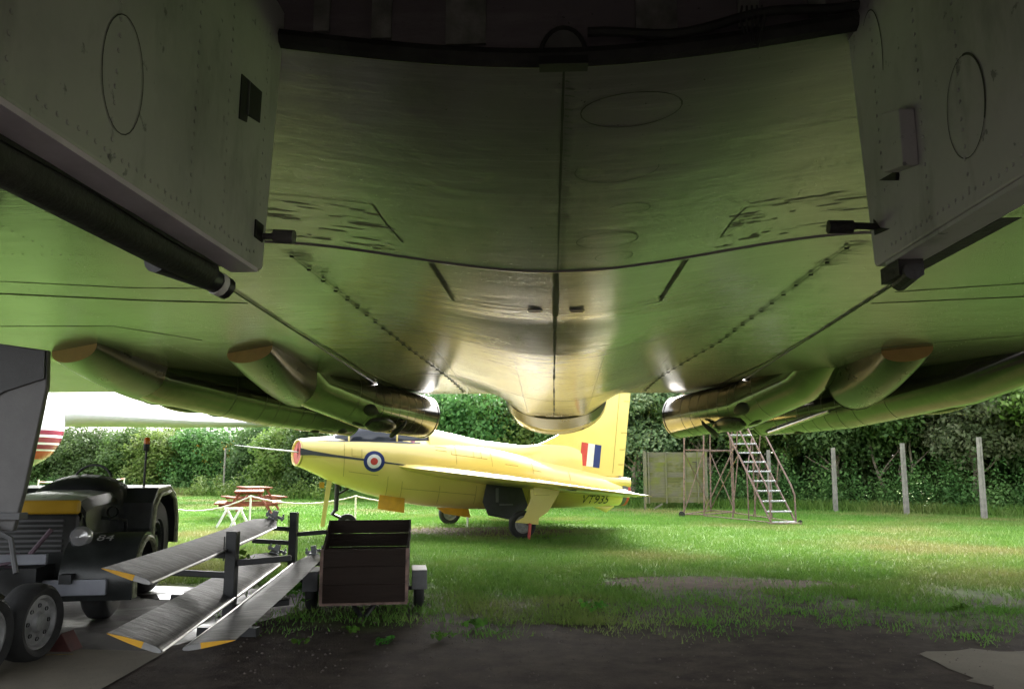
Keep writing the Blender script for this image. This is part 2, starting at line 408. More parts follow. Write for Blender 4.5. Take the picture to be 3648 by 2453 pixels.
# rounded bead of the joint between front and rear belly
def on_belly(pts, drop=.004): return [(x, d, float(zb(x, d)) - drop) for x, d in pts]
xs = np.linspace(-3.18, 3.26, 50)
led = np.interp(xs, [-3.2, -2.3, -1.63, -.9, .03, 1., 2.41, 3.3], [6.06, 6.03, 6.02, 6.03, 6.075, 6.09, 6.2, 6.3]) * 0 + 6.075
b = B(); b.tube(on_belly(list(zip(xs, led)), -.018), .030, 10); b.obj('belly_joint_bead', M_BELLY, bomber, True, 60)

def ribbon(b, pts, wdt, drop=.005, fn=on_belly, jitter=0):
    P = []
    for (a, c) in zip(pts[:-1], pts[1:]):
        L = math.hypot(c[0] - a[0], c[1] - a[1]); k = max(1, int(L / .12))
        P += [(a[0] + (c[0] - a[0]) * i / k, a[1] + (c[1] - a[1]) * i / k) for i in range(k)]
    P.append(pts[-1]); V = []; F = []
    for i, p in enumerate(P):
        q0, q1 = P[max(i - 1, 0)], P[min(i + 1, len(P) - 1)]
        dx, dy = q1[0] - q0[0], q1[1] - q0[1]; L = math.hypot(dx, dy) or 1
        ww = wdt * (1 + jitter * random.uniform(-.6, .6)) / 2
        V += fn([(p[0] - dy / L * ww, p[1] + dx / L * ww), (p[0] + dy / L * ww, p[1] - dx / L * ww)], drop)
    F = [(2 * i, 2 * i + 1, 2 * i + 3, 2 * i + 2) for i in range(len(P) - 1)]
    b.add(V, F)
def seam(pts, wdt=.008, mat=None, name='panel_seam', jitter=.5):
    b = B(); ribbon(b, pts, wdt, .003, jitter=jitter); return b.obj(name, mat or M_GAP, bomber)
def circ(cx, cy, rx, ry, a0=0, a1=360, n=28):
    return [(cx + rx * math.cos(R(a0 + (a1 - a0) * i / n)), cy + ry * math.sin(R(a0 + (a1 - a0) * i / n))) for i in range(n + 1)]
seam([(.052, 3.12), (.044, 4.5), (.036, 6.03)], .012)
seam([(.026, 6.15), (.02, 7.65)], .05, name='access_slot'); seam([(.016, 7.67), (.011, 9.15)], .035, name='access_slot'); seam([(.011, 9.17), (0, 11.2), (0, 15.4)], .02, jitter=1.2)
seam([(-.95, 7.42), (-.6, 7.42), (-.3, 7.5), (.025, 7.65), (.3, 7.63), (.56, 7.56), (1.03, 7.5)], .014)
seam([(-.99, 6.12), (-.955, 7.4)], .03, name='access_slot'); seam([(1.06, 6.14), (1.025, 7.5)], .03, name='access_slot')
seam([(-2.98, 9.5), (-2.57, 9.4), (-2.1, 9.36), (-1.44, 9.3), (-1, 9.3), (-.3, 9.42), (.03, 9.44), (.5, 9.45), (1, 9.46), (1.9, 9.54), (3.25, 10.)], .012)
seam([(-2.37, 12.95), (-1.1, 12.75), (-.5, 12.9), (.03, 13.03), (.69, 13.1), (1.2, 13.4)], .016)
for sg, x0, x1 in ((-1, -2.23, -1.735), (1, 2.42, 1.73)):
    seam([(x0, 6.4), (x0 * .96, 8), (x0 * .9, 10.5), (x1 * 1.04, 13), (x1, 15.1)], .012)
    for k in range(26):
        t = (k / 25) ** .95; d = 6.45 + 8.6 * t; x = float(np.interp(d, [6.4, 8, 10.5, 13, 15.1], [x0, x0 * .96, x0 * .9, x1 * 1.04, x1]))
        bb = B(); r = .02 + .018 * t; z = float(zb(x, d)); bb.lathe([(r, .0), (r * .85, .012), (.001, .016)], (x, d, z - .0), (0, 0, -1), 8)
        bb.obj('rivet', M_GAP, bomber, True)
    bb = B()
    for k in range(70):                                   # dirt smeared along the first metres of the rivet line
        d = 6.35 + random.random() ** 1.5 * 2.6; x = float(np.interp(d, [6.4, 8, 10.5], [x0, x0 * .96, x0 * .9])) + random.gauss(0, .05); L = random.uniform(.03, .16)
        ribbon(bb, [(x, d), (x + L, d + random.uniform(-.01, .01))], random.uniform(.006, .016), .0035, jitter=1)
    kind(bb.obj('grime_smear', M_GRIME, bomber), 'stuff')
seam([(-3.19, 7.2), (-3.195, 9.3), (-3.12, 11), (-3.1, 12.8), (-2.9, 14.4), (-2.45, 15.45)], .03); seam([(3.28, 7.5), (3.28, 10.2), (3.2, 12.2), (2.98, 14.3), (2.53, 15.37)], .03)
for pts, wd in (([(-9, 7.0), (-5.3, 7.12), (-4.15, 7.41), (-3.24, 7.48)], .02), ([(-9, 7.5), (-5.6, 7.57), (-4.3, 7.9), (-3.24, 8.07)], .045), ([(-9, 9), (-5.3, 9.1), (-4.85, 9.67), (-4.6, 9.99)], .022),
                ([(3.4, 7.9), (4.5, 7.64), (9, 6.9)], .022), ([(3.35, 8.37), (4.8, 8.15), (9, 7.6)], .035), ([(4.2, 11.2), (4.7, 10.7), (5.9, 10.1), (9, 9.5)], .025),
                ([(-1.18, 4.92), (-1.165, 5.3), (-1.12, 5.68)], .012), ([(-1.92, 4.98), (-1.56, 4.95), (-1.18, 4.92)], .008), ([(1.23, 5.69), (1.24, 5.37), (1.28, 5.11)], .012), ([(1.28, 5.11), (1.74, 5.19), (2.13, 5.21)], .008)):
    seam(pts, wd)
for e, wd in ((circ(.37, 3.5, .235, .165), .007), (circ(.355, 4.18, .23, .16, -10, 200), .006), (circ(.47, 4.8, .14, .1, -150, 60), .006), (circ(.38, 5.37, .215, .165), .008), (circ(.455, 5.765, .14, .115), .008)):
    seam(e, wd, name='access_cover_seam')
bb = B()
for k in range(46): 
    d = 3.2 + 2.8 * k / 45; ribbon(bb, [(.06, d), (.075 + random.random() * .03, d + .015)], .012, .003, jitter=1)
kind(bb.obj('sealant_mark', M_GRIME, bomber), 'stuff')
bb = B()                                                   # fine rivet rows along the frames and stringers
def dots(p, q, step):
    L = math.hypot(q[0] - p[0], q[1] - p[1]); n_ = int(L / step)
    for i in range(n_):
        t = i / n_
        if random.random() < .06: continue
        x, d = p[0] + (q[0] - p[0]) * t + random.gauss(0, .003), p[1] + (q[1] - p[1]) * t + random.gauss(0, .003); r = .0045 + .0004 * d
        bb.add(on_belly([(x + r * math.cos(k * 1.0472), d + r * math.sin(k * 1.0472)) for k in range(6)], .0025), [tuple(range(6))])
for d in (3.3, 3.95, 4.6, 5.0, 5.98, 6.2, 6.75, 7.35, 8.1, 8.7, 9.52, 10.3, 11.1, 11.9, 13.12, 14.2, 15.3): dots((-3.1, d), (3.2, d), .055 if d < 8 else .09)
for x in (-1.6, -.5, .62, 1.6): dots((x, 3.2), (x, 15.2), .08)
for x in (-5.2, -4.2, 4.3, 5.4, 6.6, -6.4): dots((x, 5.5), (x, 14.5), .12)
for d in (6.4, 7.9, 9.3): dots((-7, d - .3), (-3.3, d), .08); dots((3.4, d), (7, d - .3), .08)
kind(bb.obj('rivet_rows', simple('rivet_grime', (.075, .07, .068), .6, 0, .2), bomber), 'stuff')
bb = B()                                                   # flaking paint bands before the joint
for k in range(80):
    sgn = random.choice((-1, 1)); x = sgn * random.uniform(1.2, 2.3) + .04; d = random.choice((5.1, 5.3, 5.45, 5.75, 5.9)) + random.gauss(0, .05); L = random.uniform(.04, .3); hw = random.uniform(.004, .016); m = 14
    ph = random.random() * 6; P = [(x + L / 2 * math.cos(6.283 * i / m), d + hw * math.sin(6.283 * i / m) * (1 + .5 * math.sin(5 * 6.283 * i / m + ph))) for i in range(m)]
    bb.add(on_belly(P, .003), [tuple(range(m))])
kind(bb.obj('flaking_paint', simple('flaked_paint', (.17, .155, .14), .5, 0, .5, 15, .4), bomber), 'stuff')
for vx, vd in ((-.178, 7.45), (.226, 7.46)):
    bb = B(); z = float(zb(vx, vd))
    for (cx, cy, sx, sy) in ((0, -.04, .13, .012), (0, .04, .13, .012), (-.065, 0, .012, .1), (.065, 0, .012, .1)): bb.box((vx + cx, vd + cy, z - .001), (sx, sy, .012))
    vf = bb.obj('vent_frame', M_BELLY, bomber)
    bb = B(); bb.box((vx, vd - .02, z - .001), (.11, .03, .006)); bb.obj('vent_opening', M_GAP, vf)

# open bay: rear bulkhead, side walls, roof, seal rim
bk = B(); xb = np.linspace(-1.31, 1.41, 20); bk.prism([(x, 3.14, float(zb(x, 3.1)) + .03) for x in xb] + [(1.41, 3.14, 4.9), (-1.31, 3.14, 4.9)], (0, .05, 0)); bulk = bk.obj('bay_bulkhead', M_BULK, bomber)
for x, wd in ((-.72, .05), (-.36, .1), (.44, .1), (.82, .05), (-.98, .04), (1.1, .04)):
    zz = float(zb(x, 3.1)) + .09; q = B(); q.box((x, 3.115, (zz + 4.88) / 2), (wd, .05, 4.88 - zz)); q.box((x, 3.085, (zz + 4.88) / 2), (wd * 1.7, .012, 4.88 - zz)); q.obj('bulkhead_stiffener', M_BULKD, bulk)
for z, sx, x in ((3.52, .5, -.66), (3.50, .5, .82), (3.46, .62, .04)):
    q = B(); q.box((x, 3.10, z), (sx, .06, .12)); q.obj('bulkhead_bracket', M_BULKD, bulk)
for k in range(34):
    x = -1.1 + 2.3 * (k % 17) / 16 + random.uniform(-.02, .02); z = (3.34, 3.46)[k // 17] + random.uniform(-.02, .02) + .1 * abs(x)
    q = B(); q.lathe([(.016, 0), (.014, .012), (.004, .016)], (x, 3.134, z), (0, -1, 0), 8); q.obj('bolt', M_BULKD, bulk, True)
# D-shaped lug at the centre of the rim
lug = B(); lug.prism([(.05 + .085 * math.cos(R(a)), 3.05, 3.07 + .12 * math.sin(R(a))) for a in range(0, 181, 15)], (0, .08, 0)); lo = lug.obj('centre_lug', simple('lug_grey', (.1, .1, .095), .6), bomber)
lr = B(); lr.tube([(.05 + .095 * math.cos(R(a)), 3.05, 3.07 + .13 * math.sin(R(a))) for a in range(0, 181, 15)], .01, 6); lr.obj('lug_rim', M_SEAL_SHADE, lo)
lb = B(); lb.box((.05, 3.06, 3.045), (.2, .07, .035)); lb.obj('lug_foot', M_GAP, lo)
rim = B(); xr = np.linspace(-1.22, 1.32, 30)
rim.tube([(x, 3.075, float(zb(x, 3.1)) + .03) for x in xr], .042, 8); rim.obj('bay_rim_seal', M_SEAL_SHADE, bomber, True)
rl = B(); rl.tube([(x, 3.04, float(zb(x, 3.1)) + .1 + .02 * math.sin(9 * x)) for x in np.linspace(.15, 1.3, 18)], .02, 7); rl.obj('bay_rim_flange', M_SEAL_SHADE, bomber, True)
cb = B()
for k in range(5): cb.tube([(.78 + .02 * k, 3.03, 3.26), (.77 + .025 * k, 3.03, 3.2), (.79 + .012 * k, 3.04, 3.14 - .015 * k)], .005, 5)
cb.obj('frayed_cable', M_SEAL_SHADE, bomber)
for x in (-1.34, 1.44):
    q = B(); q.box((x, -1.2, 4.1), (.05, 8.75, 1.7)); q.obj('bay_wall', M_BULK, bomber)
q = B(); q.box((.05, -1.2, 4.92), (2.9, 8.8, .06)); q.obj('bay_roof', M_BULKD, bomber)
for k in range(6):
    q = B(); q.box((.05, -4.8 + 1.45 * k, 4.8), (2.66, .09, .16)); q.obj('bay_roof_frame', M_BULK, bomber)
q = B(); q.box((.05, -5.5, 4.1), (2.72, .05, 1.7)); q.obj('bay_bulkhead', M_BULK, bomber)
# upper fuselage shell closing the aircraft from above
q = B(); sec = []
for d, r in ((-15, .5), (-12.5, 1.5), (-6, 1.6), (3, 1.6), (9, 1.45), (13, 1.0), (16, .45)):
    sec.append([(XO + r * 1.0 * math.cos(R(a)), d, 3.55 - .03 * d + .1 + r * .95 * math.sin(R(a))) for a in range(0, 181, 15)])
q.rings(sec); q.obj('upper_fuselage', M_BELLY, bomber, True)
# doors
def door(x0, x1, d1, mat, side):
    zt, zl = 3.29, 2.165
    b = B(); b.prism([(x0, d1 + .12, zt + .05), (x0, -5.4, zt + .2), (x0, -5.4, zl), (x0, d1 - .02, zl), (x0, d1, zl + .01)], (x1 - x0, 0, 0))
    o = b.obj('bay_door', mat, bomber, bevel=.008)
    return o
dl = door(-1.15, -1.25, 3.0, M_DOOR, -1); dl['label'] = 'pale green left bay door with dark cut-out'
f = B(); f.box((-1.205, -1.2, 2.158), (.105, 8.3, .016)); f.obj('door_flange', M_FLANGE, dl)
f = B(); f.tube([(-1.262, y, 2.15 + .006 * math.sin(y * 7)) for y in np.linspace(-5.2, 2.85, 30)], .008, 5); f.obj('flange_piping', M_GAP, dl)
f = B(); f.tube([(-1.34, -5.2, 2.14), (-1.34, 2.88, 2.14)], .066, 14); f.obj('door_shade_strip', M_SEAL_SHADE, dl, True)  # black tube stands for the strip of shade along the door's outer edge
f = B(); f.tube([(-1.38, 2.6, 2.11), (-1.33, 2.95, 2.12), (-1.30, 3.02, 2.1)], .045, 12); sp = f.obj('spigot', M_BLACK, dl, True)
f = B(); f.tube([(-1.322, 2.965, 2.113), (-1.312, 2.99, 2.108)], .047, 12); f.obj('spigot_ring', M_OFFW, sp, True)
f = B(); f.tube([(-1.16, 2.97, 2.30), (-1.08, 2.97, 2.30)], .014, 8); f.tube([(-1.10, 2.97, 2.30), (-1.02, 2.97, 2.295)], .028, 12); f.obj('door_stop', M_LEG, dl, True)
f = B(); f.box((-1.148, 2.93, 2.31), (.008, .08, .07)); f.obj('stop_slot', M_GAP, dl)
def dpt(d, z): return (d, z)
cut = [(2.69, 2.84), (2.889, 2.867), (2.883, 2.735), (2.762, 2.711), (2.757, 2.68), (2.687, 2.663)]
f = B(); f.prism([(-1.146, d, z) for d, z in cut], (-.004, 0, 0)); f.obj('door_cutout', M_GAP, dl)
f = B(); f.box((-1.144, 2.755, 2.775), (.006, .006, .13)); f.obj('cutout_rib', M_LEG, dl)
def dring(o, xf, cd_, cz, rd, rz, a0=0, a1=360, wd=.006, n=30):
    b = B(); V = []
    for i in range(n + 1):
        a = R(a0 + (a1 - a0) * i / n)
        for s in (-1, 1): V.append((xf, cd_ + (rd + s * wd / 2) * math.cos(a), cz + (rz + s * wd / 2) * math.sin(a)))
    b.add(V, [(2 * i, 2 * i + 1, 2 * i + 3, 2 * i + 2) for i in range(n)]); b.obj('access_cover_seam', M_GRIME, o)
dring(dl, -1.1475, 1.93, 2.44, .10, .165, wd=.0035)
def rivets(o, xf, rows):
    b = B()
    for (d0, z0, d1, z1, n) in rows:
        for i in range(n):
            d, z = d0 + (d1 - d0) * i / max(1, n - 1), z0 + (z1 - z0) * i / max(1, n - 1); b.lathe([(.007, 0), (.006, .003), (.001, .004)], (xf, d + random.gauss(0, .003), z + random.gauss(0, .003)), (1 if xf < 0 else -1, 0, 0), 6)
    kind(b.obj('rivet_rows', M_DOOR if xf < 0 else M_DOOR_R, o, True), 'stuff')
RR = [(2.6, 2.22, 2.6, 3.2, 22), (2.35, 2.22, 2.35, 3.2, 22), (1.9, 2.2, 1.9, 3.2, 22), (2.93, 2.42, 2.95, 3.2, 16), (1.6, 2.21, 2.9, 2.21, 34), (1.5, 2.2, 1.5, 3.2, 20)]
rivets(dl, -1.1495, RR)
dr = door(1.25, 1.36, 3.07, M_DOOR_R, 1); dr['label'] = 'grey right bay door with box bracket'
f = B(); f.box((1.31, -1.2, 2.157), (.11, 8.35, .014)); f.obj('door_flange', M_DOOR_R, dr)
f = B(); f.prism([(1.25, 2.64, 2.62), (1.25, 2.64, 2.415), (1.25, 2.80, 2.45), (1.25, 2.785, 2.67)], (-.055, 0, 0)); f.obj('box_bracket', M_DOOR_R, dr, bevel=.005)
f = B(); f.prism([(1.249, 2.79, 2.44), (1.249, 2.80, 2.455), (1.249, 2.94, 2.472), (1.249, 2.8, 2.42)], (-.012, .0, 0)); f.obj('bracket_mouth', M_GAP, dr)
dring(dr, 1.2475, 2.32, 2.475, .108, .16, -150, 95, .003); dring(dr, 1.2475, 2.32, 2.475, .108, .16, 95, 210, .008)
rivets(dr, 1.2495, RR)
dring(dr, 1.2475, 2.95, 2.95, .1, .22, 60, 200, .005)
f = B(); f.tube([(1.24, 3.0, 2.31), (1.16, 3.0, 2.315), (1.12, 3.0, 2.31)], [.014, .014, .014], 8); f.tube([(1.15, 3.0, 2.31), (1.06, 3.0, 2.312)], .026, 12); f.obj('door_stop', M_SEAL_SHADE, dr, True)
f = B(); f.prism([(1.247, 2.9, 2.27), (1.247, 3.03, 2.285), (1.247, 3.03, 2.35), (1.247, 2.98, 2.3)], (-.004, 0, 0)); f.obj('stop_slot', M_GAP, dr)
f = B(); f.box((1.305, 2.96, 2.12), (.09, .16, .06)); f.tube([(1.3, 2.85, 2.1), (1.33, 3.04, 2.1)], .035, 10); f.obj('door_latch', M_SEAL_SHADE, dr)
f = B(); f.prism([(1.37, 3.05, 2.3), (1.37, 3.05, 2.15), (1.37, 2.4, 2.15)], (.06, 0, 0)); f.obj('seal_end', M_SEAL_SHADE, dr)

# jet pipes (four), nozzles, fairings
def pipe(path, rad):
    ts = np.linspace(0, 1, 22); P = np.array(path); tt = np.linspace(0, 1, len(P))
    pts = [tuple(np.interp(t, tt, P[:, i]) for i in range(3)) for t in ts]
    # ease
    pts = [tuple((1 - k) * np.array(pts[max(i - 1, 0)]) * .5 + np.array(pts[i]) * (.5 + .5 * k if 0 else .5) + .0 if 0 else np.array(pts[i])) for i, k in enumerate(ts)]
    rr = [rad * (1.0 - .06 * max(0, (t - .75) / .25) ** 2) for t in ts]
    b = B(); b.tube(pts, rr, 40, cap=False); o = b.obj('jet_pipe', M_PIPE, bomber, True, 60)
    e = Vector(pts[-1]); ax = (e - Vector(pts[-3])).normalized(); r = rr[-1]
    q = B(); q.lathe([(r, -.004), (r + .012, .0), (r + .012, .03), (r - .02, .045), (r - .06, .03), (r - .07, -.5), (r - .2, -.9), (.02, -.9)], e, ax, 40); q.obj('nozzle_ring', M_PIPE, o, True)
    for fr in (.56, .62, .68, .74, .8, .85, .9, .94):
        i = int(fr * 21); q = B(); c = Vector(pts[i]); a2 = (Vector(pts[i + 1]) - c).normalized(); q.lathe([(rr[i] + .0015, -.004), (rr[i] + .004, 0), (rr[i] + .0015, .004)], c, a2, 40); q.obj('pipe_band', M_GRIME, o)
    return o, pts, rr
IL = pipe([(-4.6, 12.2, 3.6), (-4.1, 13.2, 2.8), (-3.4, 14.2, 2.5), (-2.60, 15.55, 2.37)], .43)
IR = pipe([(4.7, 12.3, 3.7), (4.1, 13.3, 2.85), (3.35, 14.2, 2.48), (2.42, 15.55, 2.345)], .42)
OL = pipe([(-7.5, 10.8, 3.5), (-6.4, 12.4, 2.82), (-5.2, 14.1, 2.55), (-4.05, 15.5, 2.40)], .42)
OR = pipe([(7.6, 10.4, 3.4), (6.3, 12.3, 2.75), (5.1, 14, 2.47), (4.0, 15.4, 2.38)], .42)
def blister(o, pts, rr, fr, ang, ln, wd, mat=None, name='intake_blister', hgt=.5):
    i = int(fr * 21); c = Vector(pts[i]); ax = (Vector(pts[i + 1]) - c).normalized(); sd_ = ax.cross(Vector((0, 0, 1))).normalized(); up = sd_.cross(ax)
    rad = sd_ * math.sin(R(ang)) - up * math.cos(R(ang)); tan = ax.cross(rad)
    p = c + rad * (rr[i] - wd * .12); V = []; F = []
    n = 14; m = 9
    for j in range(m):
        t = j / (m - 1); wj = wd * math.sin(math.pi * min(1, .08 + t * .92) ** .8) ** .75 if t < 1 else .01
        wj = max(wj, .004)
        for k in range(n):
            a = 2 * math.pi * k / n; V.append(p + ax * (t - .5) * ln + tan * math.cos(a) * wj + rad * math.sin(a) * wj * hgt)
    b = B(); b.add(V, [(j * n + k, j * n + (k + 1) % n, (j + 1) * n + (k + 1) % n, (j + 1) * n + k) for j in range(m - 1) for k in range(n)] + [tuple(range(n)), tuple((m - 1) * n + k for k in range(n))])
    return b.obj(name, mat or M_PIPE, o, True, 60), p, ax, rad, tan
def mouth(o, p, ax, rad, tan, ln, wd):
    b = B(); V = []; n = 16
    pts = [p + ax * (ln * .5 - .16 * ln * (1 - math.cos(math.pi * k / n) ** 2 * 1) + .02) + tan * (wd * 1.15) * math.cos(math.pi * k / n) + rad * (wd * .62) * math.sin(math.pi * k / n) for k in range(n + 1)]
    b.tube(pts, [wd * (.06 + .2 * math.sin(math.pi * k / n)) for k in range(n + 1)], 8); b.obj('intake_mouth', M_GAP, o, True)
for (o, pts, rr), sg in ((IL, 1), (IR, -1)):
    bl, p, ax, rad, tan = blister(o, pts, rr, .76, 34 * sg, .75, .19, M_FAIR); mouth(bl, p, ax, rad, tan, .75, .19)  # dark material paints in the blister's dark reflection
    blister(o, pts, rr, .66, 14 * sg, .28, .055, M_GAP, 'drain_slot'); blister(o, pts, rr, .62, 66 * sg, .34, .11, M_GAP, 'drain_slot')
for (o, pts, rr), sg in ((OL, 1), (OR, -1)):
    blister(o, pts, rr, .55, -15 * sg, .3, .06, M_GAP, 'drain_slot'); blister(o, pts, rr, .45, -22 * sg, .8, .15); blister(o, pts, rr, .9, 8 * sg, .2, .08, M_GAP, 'drain_slot')
    blister(o, pts, rr, .97, 30 * sg, .2, .08, M_GAP, 'drain_slot')
q = B(); q.tube([(4.62, 13.6, 2.32), (3.98, 15.0, 2.02)], .03, 10); dq = q.obj('drain_tube', M_STEEL, bomber, True)
# fairings hanging from the wing ahead of the pipes
def fairing(f0, f1, r0, r1, depth0, depth1, wz=.0):
    rings = []
    for t in np.linspace(0, 1, 12):
        a = np.array(f0) * (1 - t) + np.array(r0) * t; c = np.array(f1) * (1 - t) + np.array(r1) * t; dp = depth0 + (depth1 - depth0) * math.sin(t * math.pi / 2) ** .8
        ring = []
        for k in range(15):
            u = k / 14; x, d = a + (c - a) * (.5 - .5 * math.cos(math.pi * u)); z = 3.446 - .041 * d
            ring.append((x, d, z + .02 - dp * math.sin(math.pi * u) ** .7))
        rings.append(ring)
    b = B(); b.rings(rings, cap=False); n = 15
    b.f.append(tuple(range(11 * n, 12 * n))); b.mi.append(0)
    o = b.obj('engine_fairing', M_FAIR, bomber, True, 50)
    c = B(); c.add([Vector(p) + Vector((0, -.004, 0)) for p in rings[0]], [tuple(range(n - 1, -1, -1))]); c.obj('front_cover', M_TAN, o)
    e = B(); e.tube([Vector(p) for p in rings[-1]], .012, 6); e.obj('fairing_lip', M_GAP, o)
    return o
fairing((-4.66, 10.95), (-3.80, 10.4), (-4.8, 13.3), (-3.9, 13.3), .20, .52)
fairing((-7.1, 10.72), (-6.1, 10.15), (-7.1, 12.9), (-6.1, 12.8), .22, .52)
fairing((4.55, 11.15), (5.1, 10.8), (4.45, 13.1), (5.3, 13.0), .2, .62)
fairing((7.3, 10.6), (8.2, 10.2), (7.35, 12.8), (8.2, 12.6), .22, .6)

# tail end of the belly: lip bowl behind the rear edge
rings = []
for d, zbm, hw in ((15.53, 2.40, .93), (15.75, 2.30, .99), (16.1, 2.14, 1.03), (16.35, 2.05, 1.05), (16.9, 2.15, 1.0), (17.6, 2.5, .8)):
    rings.append([(XO + hw * math.sin(R(a)), d, 2.86 - (2.86 - zbm) * max(0, math.cos(R(a))) ** .8) for a in range(-90, 91, 10)] + [(XO, d, 3.1)])
b = B(); b.rings(rings[2:]); b.obj('tail_fairing', M_PIPE, bomber, True, 50); b = B(); b.rings(rings[:3]); b.obj('tail_fairing', M_FAIR, bomber, True, 50)  # front rings are darker: reflection of dark ground put into the colour
b = B(); b.tube([(XO + .95 * math.sin(R(a)), 15.66, 2.86 - .515 * max(0, math.cos(R(a))) ** .8) for a in range(-84, 85, 8)], .03, 6); b.obj('tail_fairing_groove', M_GAP, bomber, True)

# landing gear at the left
leg = B(); leg.prism([(-4.09, 6.12, 2.33), (-4.07, 6.12, 2.03), (-4.18, 6.12, 1.21), (-4.24, 6.12, .9), (-5.0, 6.12, .9), (-5.0, 6.12, 2.46)], (0, .05, 0)); gl = leg.obj('gear_leg_door', M_LEG, bomber, bevel=.01)
q = B(); q.prism([(-4.1, 6.1, 2.32), (-4.085, 6.1, 2.1), (-4.4, 6.1, 2.0), (-4.98, 6.1, 1.7), (-4.98, 6.1, 2.44)], (0, .012, 0)); q.obj('door_liner', M_BLACK, gl)
q = B(); q.tube([(-5.1, 6.4, 3.2), (-4.95, 6.4, 1.1), (-4.75, 6.3, .45)], [.16, .14, .12], 16); gleg = q.obj('gear_leg', M_LEG, bomber, True)
q = B(); q.box((-4.4, 6.1, 1.02), (.5, .1, .05)); q.tube([(-4.5, 6.05, 1.0), (-4.2, 6.05, .85), (-4.1, 6.0, .6)], .02, 6); q.tube([(-4.6, 6.02, .95), (-4.35, 6.0, .6), (-4.3, 5.95, .4)], .018, 6); q.obj('brake_hose', M_GREYM, gleg)
q = B(); q.tube([(-4.18, 5.2, .3), (-4.18, 6.1, .32)], .09, 12); q.tube([(-4.75, 6.3, .5), (-4.18, 6.0, .34)], .08, 10); bogie = q.obj('bogie_beam', M_BLACK, bomber, True)
def wheel_mesh(r, wd, rim_r, n=32):
    t = B(); t.lathe([(rim_r, -wd * .38), (rim_r + .01, -wd * .46), (r * .86, -wd * .5), (r * .97, -wd * .36), (r, -wd * .15), (r, wd * .15), (r * .97, wd * .36), (r * .86, wd * .5), (rim_r + .01, wd * .46), (rim_r, wd * .38)], (0, 0, 0), (1, 0, 0), n)
    h = B(); h.lathe([(rim_r, -wd * .38), (rim_r * .9, -wd * .4), (rim_r * .82, -wd * .28), (rim_r * .4, -wd * .3), (rim_r * .32, -wd * .42), (.001, -wd * .42)], (0, 0, 0), (1, 0, 0), n)
    h.lathe([(.001, wd * .42), (rim_r * .32, wd * .42), (rim_r * .4, wd * .3), (rim_r * .82, wd * .28), (rim_r * .9, wd * .4), (rim_r, wd * .38)], (0, 0, 0), (1, 0, 0), n)
    for k in range(8):
        a = 2 * math.pi * k / 8
        for s in (-1, 1): h.lathe([(rim_r * .09, 0), (rim_r * .08, s * wd * .05)], (s * wd * .28, rim_r * .62 * math.cos(a), rim_r * .62 * math.sin(a)), (1, 0, 0), 6, mi=1)
    return t, h
def put_wheel(parent, loc, r, wd, rim_r, rz=0, rim_mat=None, name='wheel', tilt=0):
    t, h = wheel_mesh(r, wd, rim_r)
    o = t.obj(name, M_RUBBER, parent, True, 50, loc=loc); o.rotation_euler = (0, tilt, rz)
    hh = h.obj('rim', [rim_mat or M_RIMGREY, M_BLACK], o, True, 30); return o
for (x, d) in ((-3.86, 5.85), (-3.86, 5.29), (-4.5, 5.85), (-4.5, 5.29)):
    put_wheel(bomber, (x, d, .275), .275, .22, .19, 0, M_RIMGREY)

# ------------------------------------------------------------------ yellow delta jet
jet = thing('jet_aircraft', 'bright yellow delta-winged research jet with roundel and tricolour fin flash standing on the grass', 'aircraft', (-1.62, 17.87, 0), R(201))
FS = [4.02, 3.9, 3.6, 3.25, 2.6, 1.94, 1.37, .4, -.35, -.95, -1.4, -2.13, -2.8, -3.3]
FZ = [1.69, 1.68, 1.64, 1.60, 1.53, 1.455, 1.39, 1.28, 1.18, 1.115, 1.065, .98, .90, .83]
FW = [.285, .315, .385, .46, .58, .64, .66, .66, .66, .64, .61, .55, .46, .345]
FB = [.285, .315, .42, .55, .70, .80, .83, .80, .72, .65, .60, .52, .42, .335]
FT = [.285, .31, .38, .44, .54, .62, .66, .66, .63, .55, .46, .40, .33, .28]
def fp(s):
    i = lambda a: float(np.interp(-s, [-q for q in FS], a)); return i(FZ), i(FW), i(FB), i(FT)
def fus_y(s, z):
    zc, w_, hb, ht = fp(s); dz = z - zc; h = ht if dz > 0 else hb
    return w_ * math.sqrt(max(0., 1 - min(1, abs(dz / h)) ** 2.1))
rings = []
for s in np.concatenate([np.linspace(4.02, 3.2, 9), np.linspace(3.0, -3.3, 34)]):
    zc, w_, hb, ht = fp(s); ring = []
    for k in range(40):
        a = 2 * math.pi * k / 40; c, q = math.cos(a), math.sin(a)
        ring.append((s, w_ * c, zc + (ht if q > 0 else hb) * math.copysign(abs(q) ** .97, q)))
    ring = [(x - .36 * y * min(1, max(0, (s - 3.2) / .8)) ** 1.5, y, z) for x, y, z in ring]; rings.append(ring)
b = B(); b.rings(rings, cap=False); fus = b.obj('fuselage', M_YEL, jet, True, 60)
ax = Vector((1, .36, .07)).normalized()
q = B(); q.lathe([(.285, 0), (.278, .02), (.262, .026), (.248, .012), (.24, -.03)], (4.02, 0, 1.69), ax, 36); q.obj('intake_lip', M_YEL, fus, True)
q = B(); q.lathe([(.246, .0), (.235, .014), (.001, .016)], (3.995, 0, 1.688), ax, 36); ic = q.obj('intake_cover', M_SALMON, jet, True)
q = B(); q.box((4.014, 0, 1.688), (.01, .012, .44)); q.box((4.02, .02, 1.72), (.02, .03, .1)); q.obj('cover_strap', M_MAROON, ic)
q = B(); q.tube([(3.98, .02, 1.70), (4.55, .02, 1.755), (5.27, .02, 1.835)], [.018, .014, .006], 8); q.obj('pitot_probe', M_WHITE, jet, True)
q = B(); rr_ = []
